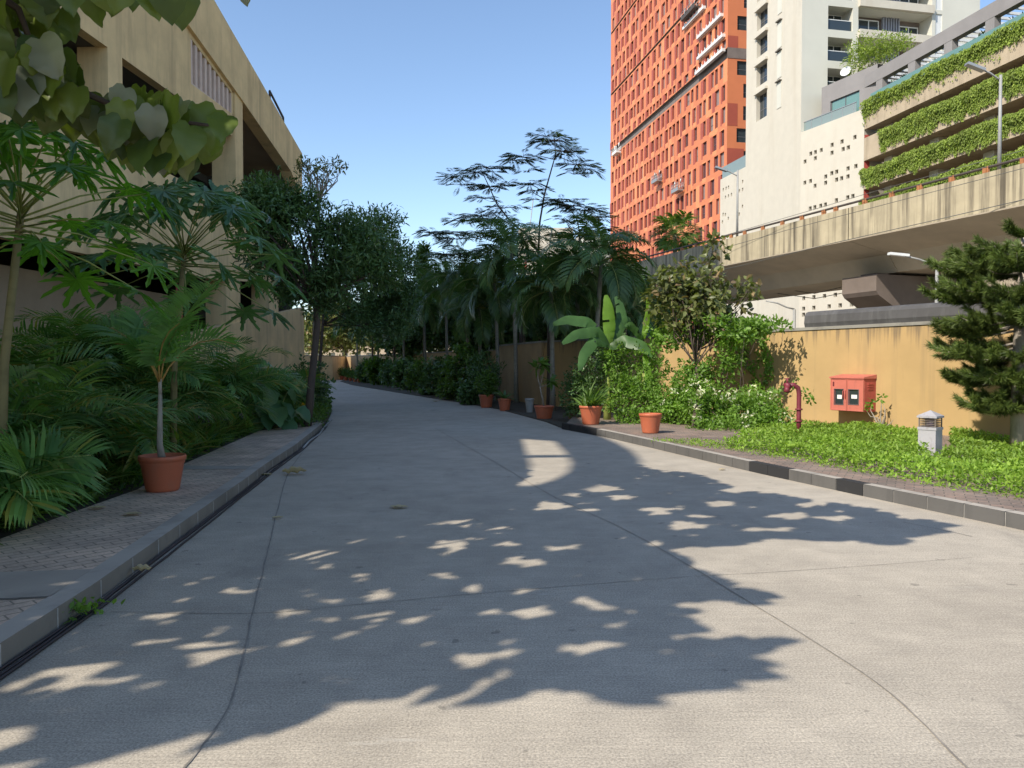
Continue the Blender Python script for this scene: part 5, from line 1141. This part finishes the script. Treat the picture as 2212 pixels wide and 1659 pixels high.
# potted palm on the left pavement, frond by frond
c = G(338, 1064, .125); k = c[1]/F; R = 49*k; H = 78*k; c[1] += R*.6; rt = thing('potted_palm', 'terracotta pot with a slim young palm on the left pavement', 'potted plant', c); zt_ = pot(rt, c, R, H)
st = P(346,852,c[1]); q = MB(); q.tube([(c[0]+.0, c[1], zt_-.02), (P(345,960,c[1])), st], [.047,.034,.022], 10); q.tube([st, st+np.array([.0,0,.18])], [.022,.02], 8); q.build('stem', MT['bark_l'], rt)
s0 = st+np.array([0,0,.12]); r = rs(230)
for az, e0, L, bd, cu, rl in ((-.3, 1.46, 1.0, .5, .38, .0), (.5, 1.5, .72, .6, -.25, 0), (1.35, 1.45, .85, 1.45, 0, -.4), (-1.5, 1.25, .92, 1.9, .0, -.3), (-1.9, 1.4, .75, 1.1, 0, .3), (2.2, 1.35, .6, 1.5, 0, 0)):
    bl = MB(); br = MB(); add_frond(bl, br, r, s0, az, rl, .011, L=L*1.22, n=42, ll=.46, e0=e0, bend=bd, ld=.35, V=.3, wl=.026, pet=.26, curl=cu); o = bl.build('frond', MT['l_young'], rt); o2 = br.build('leaf_stalk', MT['petiole_o'], rt)

# ================================================================ planting in the sun on the right
b_ = [(E(1350,855,19.6,48,55)),E(1390,800,19.8,55,55),E(1340,790,20,45,45),E(1420,870,19,50,45),E(1375,905,18.6,40,22)]
bush('trailing_shrub', 'bright leafy shrub spilling behind the sunlit terracotta pot', b_, 1000, 8, .085, T_OVAL, 'l_light', 240, gap=.35, spread=.1)
bush('trailing_shrub', 'dark small-leaved shrub between the pots and the bright shrub', [E(1290,820,20.6,50,60),E(1250,850,21,40,45),E(1320,760,21,40,40)], 850, 8, .085, T_OVAL, 'l_dark', 241, gap=.35, spread=.1)
bush('flowering_shrub', 'wide shrub with pale cream blossoms on the sunny pavement edge', [E(1600,905,17.3,95,55),E(1545,890,17.6,60,60),E(1660,915,17.0,60,40),E(1500,860,18.2,45,45),E(1640,870,17.8,45,40),E(1530,940,17.0,45,25)], 1800, 8, .08, T_OVAL, 'l_light', 242, gap=.35, spread=.12, flowers=120)
bush('flowering_shrub', 'taller loose shrub with cream blossoms against the ochre wall', [E(1490,830,18.8,40,40),E(1470,880,18.6,45,40),E(1520,800,18.9,26,22)], 460, 8, .09, T_OVAL, 'l_light', 243, gap=.4, spread=.13, flowers=20)
tree('wall_tree', 'olive-brown leafy tree leaning over the ochre wall under the flyover', G(1497,925,.143), P(1500,760,19.2),
     [E(1500,640,19.2,75,55),E(1560,650,19.2,70,50),E(1450,620,19.2,38,40),E(1610,650,19.2,35,30),E(1530,690,19.2,90,40),E(1480,590,19.2,38,36),E(1460,570,19.2,22,25),E(1540,575,19.3,22,30),E(1553,528,19.3,20,26),E(1450,600,19.3,45,26),E(1420,660,19.3,30,40),E(1620,625,19.3,28,16)],
     380, 7, .20, T_OVAL, 'l_olive', 244, .05, 'bark', spread=.22, gap=.7, nl=34, hang=.5, shell=1.8)
bush('climbing_vine', 'green climbing vine draped over the ochre wall below the olive tree', [E(1560,715,18.7,95,28),E(1505,760,18.7,26,55),E(1578,770,18.5,26,60),E(1430,730,19.5,45,28),E(1640,703,18.4,60,12)], 560, 8, .115, T_OVAL, 'l_light', 245, gap=.6, spread=.12, cat='vine')
r = rs(246); b = MB(); pts = []
for x0, y0, y1 in ((1640,705,830),(1652,720,860),(1612,720,800),(1658,760,840)):
    for t_ in np.linspace(0, 1, 26): pts.append(P(x0+12*math.sin(t_*5+x0)+r.randn()*5, y0+(y1-y0)*t_, RWY(x0, y0) if False else 0) if False else (x0+10*math.sin(t_*5+x0)+r.randn()*5, y0+(y1-y0)*t_))
T = []
for x, y in pts: s_, z_ = RW.px(x, y); T.append(RW.w(s_, z_, .06+.06*r.rand()))
T = np.repeat(np.array(T), 5, 0); T = T + rdir(r, len(T))*.05; b.scatter(T_OVAL, frames(rdir(r, len(T))+np.array([0,0,-.8]), np.tile([*RW.n,.3], (len(T),1))+.6*rdir(r, len(T)))*.10, T)
vt = thing('hanging_vine', 'thin strands of vine hanging down the ochre wall', 'vine', RW.w(RW.px(1645,700)[0], 2.5)); b.build('leaves', MT['l_light'], vt)
# banana plants
def banana(label, base, leaves, seed):
    rt = thing('banana_plant', label, 'banana plant', base); r = rs(seed); base = np.array(base, float)
    q = MB(); q.tube([base, base+np.array([0,0,leaves[0][0][0][2]*.55])], [.11,.06], 9); q.build('stem', MT['petiole'], rt)
    for pts, wd, mt in leaves:
        pts = resample(np.array(pts), .06); n = len(pts); T = unit(np.gradient(pts, axis=0)); u = np.linspace(0, 1, n); wv = .78*wd*np.sin(np.pi*np.clip(u*.9+.07, 0, 1))**.6*(u > .0)
        up = np.array([0.15,-1.0,.35]); S = unit(np.cross(T, up)); 
        nrm = np.cross(S, T); nz = r.randn(n)*.012
        L = pts - S*wv[:, None] - nrm*(wv*.25+nz)[:, None]; Rr = pts + S*wv[:, None] - nrm*(wv*.25-nz)[:, None]; b = MB(); V = np.concatenate([L, pts, Rr]); f = []
        for i in range(n-1):
            if r.rand() > .03: f.append((i, n+i, n+i+1, i+1))
            if r.rand() > .03: f.append((n+i, 2*n+i, 2*n+i+1, n+i+1))
        b.raw(V, f, 0, True); b.build('leaf', MT[mt], rt)
Yb = 20.0
def L_(*p): return [P(x, y, Yb+d) for x, y, d in p]
banana('banana plant with one tall upright pale leaf beside the vine', P(1312,900,Yb)*np.array([1,1,0])+np.array([0,0,.14]), [
  (L_((1316,745,0),(1317,700,0),(1314,660,0),(1309,637,.05)), .22, 'l_ban_y'), (L_((1318,750,0),(1290,715,-.2),(1245,722,-.5),(1215,742,-.8)), .19, 'l_banana'),
  (L_((1316,745,0),(1285,735,-.3),(1262,765,-.6),(1252,800,-.8)), .19, 'l_banana'), (L_((1318,748,0),(1340,700,.2),(1352,690,.4),(1375,720,.6)), .22, 'l_banana'),
  (L_((1318,745,0),(1345,690,.3),(1340,660,.5),(1330,640,.7)), .2, 'l_banana'), (L_((1314,752,0),(1350,735,-.2),(1385,745,-.4),(1410,770,-.6)), .22, 'l_banana'), (L_((1314,740,.2),(1270,695,.1),(1225,690,0),(1195,700,-.1)), .2, 'l_banana')], 250)
banana('banana plant with a narrow bright upright leaf, right of the first', P(1392,900,Yb-.3)*np.array([1,1,0])+np.array([0,0,.14]), [
  (L_((1390,735,0),(1396,700,0),(1402,670,0),(1398,645,.0)), .11, 'l_ban_y'), (L_((1392,745,0),(1375,715,-.2),(1362,700,-.3),(1350,705,-.4)), .13, 'l_banana'), (L_((1392,760,-.3),(1402,810,-.5),(1400,850,-.7)), .13, 'l_ban_y')], 251)
# low ground cover and small bare-stemmed plant
cover([(1560,968),(1640,940),(1760,925),(1880,930),(1985,938),(1990,985),(2020,1004),(2052,985),(2056,940),(2110,944),(2300,985),(2300,1082),(2212,1074),(2000,1042),(1800,1006),(1640,976)], 26000, .24, .07, 'l_cover', 'bright green creeping ground cover below the ochre wall', 260, z0=.14)
cover([(1400,952),(1500,950),(1640,968),(1800,1000),(2000,1036),(2212,1066),(2212,1082),(2000,1050),(1800,1013),(1600,978),(1450,958)], 2600, .05, .05, 'l_cover', 'thin fringe of weeds creeping over the right pavement', 261, 'weed_fringe', z0=.14)
base = np.array([*G(1912,938,.14)[:2], .14]); base = RW.w(RW.px(1925,930)[0], .14, .35); rt = thing('bare_stemmed_plant', 'small bare-stemmed plant with few leaves right of the red cabinet', 'plant', base); q = MB(); b = MB(); r = rs(262)
tips = [RW.w(*RW.px(x, y), .35) for x, y in ((1893,885),(1905,870),(1925,858),(1935,895),(1952,905),(1930,872))]; limbs(q, r, base, tips, .022, k=6); q.build('stem', MT['bark_l'], rt)
T = np.repeat(np.array(tips[:3]), 9, 0)+.06*rdir(r, 27); b.scatter(T_OVAL, frames(rdir(r, 27)+np.array([-.3,0,.3]), rdir(r, 27))*.11, T); b.build('leaves', MT['l_light'], rt)
# araucaria
base = G(2197,978,.14); Ya = base[1]; rt = thing('araucaria_tree', 'dark araucaria pine with drooping needle tufts at the right edge', 'tree', base); q = MB(); b = MB(); r = rs(270)
topz = P(2200,500,Ya)[2]; q.tube([base, base+np.array([.02,0,2]), np.array([base[0]+.05, base[1], topz])], [.115,.10,.03], 10)
nd_t = leaf_tpl(.07, ((0,.8),(.5,1),(1,0)), .2, .15)
tier = [(870,.75,7,-.05),(815,1.05,9,-.1),(760,1.35,10,-.05),(700,1.5,11,.0),(640,1.45,11,.05),(585,1.35,11,.1),(545,1.1,9,.1)]
for y, R, nb_, e in tier:
    nb_ += 4; R *= .94
    z = P(2197, y, Ya)[2]; a0 = r.rand()*6
    for i in range(nb_):
        az = a0+i*6.283/nb_+.2*r.randn(); d = np.array([math.cos(az), math.sin(az), 0]); L = R*.84*(.8+.35*r.rand()); s = np.array([base[0], base[1], z+.08*r.randn()])
        t = np.linspace(0, 1, 6); pts = s + d*(t*L)[:, None] + np.array([0,0,1])*(e*t*L-.28*L*t**1.2+.30*L*t**3)[:, None]; q.tube(pts, np.linspace(.022,.008,6), 5)
        nn_ = int(420*L); tt = .18+.82*r.rand(nn_)**.8; C = np.stack([np.interp(tt, t, pts[:, j]) for j in range(3)], 1); Tn = unit(pts[-1]-pts[-3])
        side = unit(np.cross(d, [0,0,1.])); 
        C2 = [C]; D2 = [unit(rdir(r, nn_)*.8+Tn*.9)]
        for sdn in range(int(4+L*4)):
            t0 = .25+.7*r.rand(); p0 = np.array([np.interp(t0, t, pts[:, j]) for j in range(3)]); dd = unit(d*.7+side*r.choice([-1,1])*(.5+.4*r.rand())+np.array([0,0,.15+.15*r.randn()])); l2 = (.32+.2*r.rand())*(1.1-t0*.3)
            m = int(300*l2/.4); u = r.rand(m); C2.append(p0+dd*(u*l2)[:, None]+np.array([0,0,1])*(.25*u**2*l2)[:, None]); D2.append(unit(rdir(r, m)*.75+dd*1.0+np.array([0,0,.15]))); q.tube([p0, p0+dd*l2*.9+np.array([0,0,.2*l2])], [.009,.004], 4, cap=False)
        C2 = np.concatenate(C2); D2 = np.concatenate(D2); b.scatter(nd_t, frames(D2, rdir(r, len(C2)))*(.10+.05*r.rand(len(C2)))[:, None, None], C2)
q.build('trunk', MT['bark_l'], rt); b.build('foliage', MT['l_pine'], rt)
# trees beyond the flyover
tree('garden_tree', 'sunlit green tree beyond the pier seen under the flyover', (P(2030,787,62)[0], 62, 0), P(2030,680,62), [E(2010,640,62,38,38),E(2060,620,62,50,50),E(1975,660,62,25,25)], 700, 8, .35, T_OVAL, 'l_light', 280, .2, spread=.4, gap=.3)
tree('garden_tree', 'small tree beyond the pier seen left of its column', (P(1885,787,60)[0], 60, 0), P(1885,700,60), [E(1885,665,60,25,22)], 240, 8, .3, T_OVAL, 'l_mid', 281, .12, spread=.35, gap=.3)
# terrace trees on the podium and plants behind the pergola
tc = TB.w(TB.px(1895,110)[0], PZ, 4.0); Yq = tc[1]
rt_ = tree('terrace_tree', 'feathery green tree on the podium terrace in front of the white tower', tc, P(1895,150,Yq), [E(1868,112,Yq,36,32),E(1905,105,Yq,55,24),E(1945,92,Yq,26,12),E(1850,135,Yq,22,25)], 420, 8, .32, T_LONG, 'l_creep', 282, .12, 'bark_l', spread=.5, gap=.35)
for k, s_ in enumerate((3.2, 7.8, 11.8, 15.4, 19.0, 22.5)):
    p = CP.w(s_, 25.2, -2.2); bush('roof_shrub', f'roof garden shrub behind the teal balustrade, {names[k]} from the left', [(p[0], p[1], 26.0, 1.3, 1.0, .8)], 150, 7, .35, T_LONG, 'l_mid', 290+k, group='roof garden shrubs on the car park', spread=.35, stem=False)
# hanging creepers, one sheet of growth per level
r = rs(300)
for k, (z1, dr, s0_, lab) in enumerate(((25.45, 1.25, .0, 'top fringe of green creeper hanging from the car park roof edge'), (22.25, 1.9, 2.4, 'band of green creeper on the second car park level'), (19.25, 1.6, .0, 'band of green creeper on the third car park level'), (16.6, 1.7, .0, 'band of green creeper on the fourth car park level'), (13.7, 1.6, .0, 'band of green creeper on the fifth car park level'))):
    ns = 4200 if k else 2600; s_ = s0_+(CS-s0_)*r.rand(ns); ln = dr*(.62+.12*np.sin(s_*1.7+k)*np.sin(s_*.6+2*k)+.10*np.sin(s_*4.3+2.1*k)+.10*np.sin(s_*9.1+k)+.32*r.rand(ns)**1.5); 
    if k == 0: ln = ln + (r.rand(ns) < .10)*1.0*r.rand(ns)
    per = 12; t = r.rand(ns, per); zz = z1 + .15*r.rand(ns, per)*(t < .3) + .10*np.sin(s_*.9+k)[:, None]*(t < .4) + .06*np.sin(s_*5.9)[:, None]*(t < .4) - ln[:, None]*t; ss = s_[:, None]+.1*r.randn(ns, per); oo = .12+.35*np.exp(-((t-.25)/.35)**2)*r.rand(ns, per)
    T = np.array([CP.w(a, z_, o) for a, z_, o in zip(ss.ravel(), zz.ravel(), oo.ravel())]); n = len(T)
    b = MB(); b.scatter(T_SMALL, frames(rdir(r, n)*.6+np.array([0,0,-1.]), np.tile([*CP.n,.4], (n,1))+.6*rdir(r, n))*(.17*(.6+.7*r.rand(n)))[:, None, None]*np.array([1.3,1,1]), T)
    o = b.build('hanging_creeper', MT['l_creep'], loc=CP.w(0, z1)); tag(o, lab, 'creeper', 'hanging creepers on the car park')
# ================================================================ street furniture and small things
FO = .42; RF = Plane(RW.w(0,0,FO)[:2], RW.d, RW.n)
a0 = RF.px(1794,850)[0]; a1 = RF.px(1866,850)[0]; z1 = RF.px(1794,814)[1]; z0 = RF.px(1794,886)[1]
rt = thing('hose_cabinet', 'faded red two-door fire hose cabinet mounted on the ochre wall', 'cabinet', RF.w((a0+a1)/2, z0))
def qx(x, y): return RF.px(1578.2+x*.3472, 576+y*.3472)
b = MB(); b.pbox(RF, a0, a1, z0, z1, -FO+.004, -.03); b.build('cabinet_body', MT['hosered_d'], rt)  # deeper red body puts the grazing light on its side into the colour
b = MB(); b.raw([RF.w(a0-.02,z1,.03), RF.w(a1+.02,z1,.03), RF.w(a1+.02,z1+.06,-FO+.01), RF.w(a0-.02,z1+.06,-FO+.01), RF.w(a0-.02,z1-.03,.03), RF.w(a1+.02,z1-.03,.03), RF.w(a1+.02,z1-.03,-FO+.01), RF.w(a0-.02,z1-.03,-FO+.01)], [(0,1,2,3),(4,5,1,0),(5,6,2,1),(7,4,0,3),(7,6,5,4),(6,7,3,2)]); b.build('cabinet_roof', MT['hosered'], rt)
am = (a0+a1)/2; wl_ = [qx(647,762), qx(700,857)]; wr_ = [qx(735,765), qx(795,858)]
for (d0_, d1_, w_, pp) in ((a0+.004, am-.005, wl_, ((660,797),(688,823))), (am+.005, a1-.004, wr_, ((748,797),(783,822)))):
    h = (min(w_[0][0], w_[1][0]), max(w_[0][0], w_[1][0]), w_[1][1], w_[0][1]); zt1 = z1-.035
    b = MB(); wall_holes(b, RF, d0_, d1_, z0+.01, zt1, [h], .03); b.pbox(RF, d0_, d1_, z0+.01, z0+.03, -.029, .012); b.pbox(RF, d0_, d1_, zt1-.02, zt1, -.029, .012); b.pbox(RF, d0_, d0_+.02, z0+.03, zt1-.02, -.029, .012); b.pbox(RF, d1_-.02, d1_, z0+.03, zt1-.02, -.029, .012)
    o = b.build('door', MT['hosered'], rt)
    g = MB(); g.pbox(RF, h[0], h[1], h[2], h[3], -.028, -.022); g.pbox(RF, h[0]-.012, h[1]+.012, h[2]-.012, h[2], .0, .01, 1); g.pbox(RF, h[0]-.012, h[1]+.012, h[3], h[3]+.012, .0, .01, 1); g.pbox(RF, h[0]-.012, h[0], h[2], h[3], .0, .01, 1); g.pbox(RF, h[1], h[1]+.012, h[2], h[3], .0, .01, 1); og = g.build('door_window', [MT['win2'], MT['frame']], rt)
    p0, p1 = qx(*pp[0]), qx(*pp[1]); g = MB(); g.pbox(RF, p0[0], p1[0], p1[1], p0[1], -.0215, -.019); g.build('notice_paper', MT['paper'], rt)
for x in (706, 719):
    p0, p1 = qx(x, 772), qx(x, 818); g = MB(); g.tube([RF.w(p0[0], p0[1], .014), RF.w(p0[0], p0[1], .04), RF.w(p0[0], p1[1], .04), RF.w(p0[0], p1[1], .014)], .009, 6); g.build('handle', MT['hosered_d'], rt)
g = MB(); p0 = qx(642, 728); 
for k_ in range(3): g.pbox(RF, p0[0]-.018, p0[0]+.018, p0[1]-.045+k_*.034, p0[1]-.025+k_*.034, .013, .016)
g.build('emblem', MT['maroon'], rt)
SD = Plane(RF.w(a1, 0, 0)[:2], -RW.n, RW.d)
for k_ in range(3): g = MB(); g.pbox(SD, .13, .31, z1-.16-k_*.055, z1-.14-k_*.055, -.001, .014); g.build('louvre', MT['hosered_d'], rt)

# hydrant standpipe
hb_ = G(1725,944,.14); Yh = hb_[1]; rt = thing('hydrant_standpipe', 'maroon fire hydrant standpipe with a bent head beside the flowering shrub', 'fire hydrant', hb_)
q = MB(); top = P(1726,850,Yh); q.tube([hb_, hb_*.5+top*.5, top, P(1724,838,Yh), P(1715,832,Yh), P(1704,833,Yh)], [.048,.045,.045,.048,.05,.048], 12); q.build('pipe', MT['maroon'], rt)
q = MB(); e_ = P(1703,833,Yh); q.tube([e_, e_+np.array([-.06,-.03,-.02])], [.075,.075], 14); q.tube([e_+np.array([-.03,-.02,.05]), e_+np.array([-.03,-.02,.14])], [.02,.02], 8); q.tube([e_+np.array([-.09,-.02,.14]), e_+np.array([.03,-.02,.14])], .012, 6); q.tube([e_+np.array([-.03,-.02,-.02]), e_+np.array([-.05,-.05,-.13])], [.05,.06], 12); q.build('valve', MT['maroon'], rt)
for zf_ in (.35, .62): q = MB(); p = hb_+(top-hb_)*zf_; q.tube([p, p+np.array([0,0,.03])], .072, 14); q.build('flange', MT['maroon'], rt)
r = rs(301); b = MB(); tp = [P(x, y, Yh+.05) for x, y in ((1690,838),(1700,832),(1708,836),(1735,848),(1745,860),(1752,872),(1680,842),(1722,826),(1750,850))]; T = np.repeat(np.array(tp), 8, 0)+.08*rdir(r, 72); b.scatter(T_OVAL, frames(rdir(r, 72), rdir(r, 72))*.09, T)
q = MB(); q.tube([P(1660,870,Yh+.3), P(1680,842,Yh+.05), P(1705,832,Yh), P(1735,846,Yh+.05), P(1752,872,Yh+.1)], .006, 5); rt = thing('vine_sprig', 'sprig of vine curling over the hydrant head', 'vine', P(1705,832,Yh)); b.build('leaves', MT['l_light'], rt); q.build('stem', MT['petiole'], rt)

# bollard light
bb = G(2020,986,.14); bb[1] += .15; Yb_ = bb[1]; rt = thing('bollard_light', 'square white bollard light with a slatted lamp head in the ground cover', 'bollard', bb)
zs = [P(2020, y, Yb_)[2] for y in (984, 928, 922, 902, 886)]; ca = math.radians(40); ux = (math.cos(ca), math.sin(ca), 0); uy = (-math.sin(ca), math.cos(ca), 0)
def bx(q, z0, z1, h, m=0): q.obox((bb[0], bb[1], (z0+z1)/2), ux, uy, (0,0,1), h, h, (z1-z0)/2, m)
q = MB(); bx(q, .1, zs[1], .132); q.build('bollard_body', MT['bollard'], rt)
q = MB(); bx(q, zs[1]+.001, zs[2], .142); q.build('collar', MT['bollard'], rt)
q = MB(); q.lathe((bb[0], bb[1], zs[2]+.001), [(.0,0),(.06,0),(.06,zs[3]-zs[2]-.004),(0,zs[3]-zs[2]-.004)], 16); q.build('lamp_lens', MT['lampglass'], rt)
q = MB()
for k_ in range(5): z_ = zs[2]+.02+(zs[3]-zs[2]-.04)*k_/4; [q.obox((bb[0]+sx*ux[0]*.118+0*uy[0], bb[1]+sx*ux[1]*.118, z_), ux, uy, (0,0,1), .005, .125, .005) for sx in (-1,1)]; [q.obox((bb[0]+sx*uy[0]*.118, bb[1]+sx*uy[1]*.118, z_), ux, uy, (0,0,1), .112, .005, .005) for sx in (-1,1)]
for sx in (-1,1):
    for sy in (-1,1): q.obox((bb[0]+sx*ux[0]*.122+sy*uy[0]*.122, bb[1]+sx*ux[1]*.122+sy*uy[1]*.122, (zs[2]+zs[3])/2), ux, uy, (0,0,1), .008, .008, (zs[3]-zs[2])/2-.001)
q.build('lamp_cage', MT['louvre'], rt)
q = MB(); bx(q, zs[3], zs[3]+.03, .15); A = np.array(ux)*.15; B = np.array(uy)*.15; o = np.array([bb[0], bb[1], zs[3]+.031]); q.raw([o-A-B, o+A-B, o+A+B, o-A+B, o+np.array([0,0,zs[4]-zs[3]-.03])], [(0,1,4),(1,2,4),(2,3,4),(3,0,4),(3,2,1,0)]); q.build('lamp_cap', MT['bollard'], rt)

# cables along the left kerb
for k_, (o_, lab) in enumerate(((.028,'black cable lying closest to the left kerb face'),(.058,'black cable lying between the other two at the left kerb'),(.092,'black cable lying outermost along the left kerb'))):
    r = rs(310+k_); L = resample(KL, .25); L = L[L[:, 1] < G(700,920)[1]+.2]; pp = offset(L, o_); w_ = np.convolve(r.randn(len(pp)+8), np.ones(5)/5, 'same')[4:-4]*.012; pp = pp+offset(L, 1)*0; n_ = offset(L, 1)-L; pp = pp+n_*w_[:, None]
    q = MB(); q.tube(np.c_[pp, np.full(len(pp), .012)], .0095, 6); tag(q.build('cable', MT['black']), lab, 'cable', 'cables along the left kerb')
q = MB(); q.tube([*[np.array([*G(x, y)[:2], .02]) for x, y in ((655,970),(668,955),(690,940),(700,925),(716,908))]], .022, 6); tag(q.build('cable', MT['lampgrey']), 'grey cable curving out at the end of the left kerb', 'cable')

# fallen leaves and scraps
def dry(x, y, wpx, label, seed, az=0.0, z0=.0, name='dry_leaf', curl=.5, mat='dry'):
    r = rs(seed); c = G(x, y, z0); L = wpx*c[1]/F; n = 9; m = 5; v = []; f = []
    for i in range(n):
        t = i/(n-1); wv = .34*math.sin(math.pi*min(.97, t*.93+.05))**.7
        for j in range(m):
            u = (j/(m-1)-.5)*2; v.append(((t-.5), u*wv*(1-.25*curl), curl*.38*u*u*wv*1.6+.10*abs(math.sin(t*9+seed))*curl+.02*r.rand()+.18*curl*(t-.5)**2))
    for i in range(n-1):
        for j in range(m-1): f.append((i*m+j, (i+1)*m+j, (i+1)*m+j+1, i*m+j+1))
    V = np.array(v)*L @ rotz(az).T + np.array([c[0], c[1], z0+.004]); V[:, 2] += .006; q = MB(); q.raw(V, f, 0, True); o = q.build(name, MT[mat], loc=c); tag(o, label, 'leaf', 'dry leaves fallen around the road'); return o
dry(636,1026,50, 'large crinkled pale dry leaf lying on the left road joint', 1, .35, curl=1.1)
dry(575,1028,27, 'small curled dry leaf close to the left kerb, left of the crinkled one', 2, -.1)
dry(600,1121,24, 'pale dry leaf on the road joint halfway down the left lane', 3, .2)
dry(862,1098,38, 'flat brown dry leaf lying alone in the middle of the road', 4, -.05, curl=.35)
dry(306,1238,40, 'dry brown leaf arched over the black cables at the kerb', 5, .1, z0=.03, curl=1.3)
dry(286,1113,40, 'pinkish flat dry leaf on the left paving', 6, 0, z0=.125, curl=.25)
dry(210,1100,34, 'dark withered leaf near the inner edge of the left paving', 7, .3, z0=.125, curl=.4)
dry(940,868,12, 'pale scrap lying by the far shrubs at the road edge', 8, .3, curl=.4)
dry(1560,1016,16, 'little dry leaf at the foot of the right kerb', 9, .3, curl=.5)
base = np.array([*G(168,1338)[:2], .0]); r = rs(320); b = MB(); n = 60; T = base+np.c_[r.randn(n)*.045, r.randn(n)*.09, .02+.07*r.rand(n)]; T[:, 0] += (T[:, 1]-base[1])*.55; b.scatter(T_OVAL, frames(rdir(r, n)+np.array([0,0,.2]), np.tile([0,0,1.], (n,1))+.4*rdir(r, n))*.055, T); tag(b.build('kerb_weed', MT['l_light'], loc=base), 'small bright weed sprouting from the cables at the left kerb', 'weed', None, 'stuff')
# square clay planter at the left edge
base = np.array([*P(22,1086,7.6)[:2], .09]); rt = thing('clay_planter', 'ochre-brown block planter half hidden by palm leaves at the left edge', 'planter', base)
q = MB(); q.box(base[0]-.22, base[0]+.14, base[1]-.05, base[1]+.35, .08, .33); q.build('planter_body', M_streak('ochre_clay', (.30,.14,.035), (.12,.07,.03), .6, .9, .2, 5, 5), rt); q = MB(); q.box(base[0]-.24, base[0]+.16, base[1]-.07, base[1]+.37, .3301, .38); q.build('rim', bpy.data.materials['ochre_clay'], rt)
# sign boards and awning glimpsed over the far wall
for x0, x1, y0, y1, mt, lab in ((944,958,738,752,'black','dark notice board glimpsed over the far wall between palm trunks'),(966,980,737,750,'paper','white notice board glimpsed over the far wall')):
    A = P(x0, y0, 60); B = P(x1, y1, 60); q = MB(); q.box(A[0], B[0], 59.95, 60.05, B[2], A[2], 0); q.box((A[0]+B[0])/2-.05, (A[0]+B[0])/2+.05, 60.06, 60.14, 0, A[2], 1); tag(q.build('notice_board', [MT[mt], MT['lampgrey']]), lab, 'sign')
A = P(965, 697, 62); B = P(1035, 706, 62); q = MB(); q.raw([(A[0],60,B[2]),(B[0],60,B[2]),(B[0],63,A[2]),(A[0],63,A[2]),(A[0],60,B[2]-.3),(B[0],60,B[2]-.3)], [(0,1,2,3),(4,5,1,0)]); q.box(A[0], A[0]+.1, 60, 60.1, 0, B[2]); q.box(B[0]-.1, B[0], 60, 60.1, 0, B[2]); tag(q.build('awning', M_plain('green_awning', (.02,.30,.24), .7, .1)), 'green awning glimpsed between palms beyond the wall', 'awning')
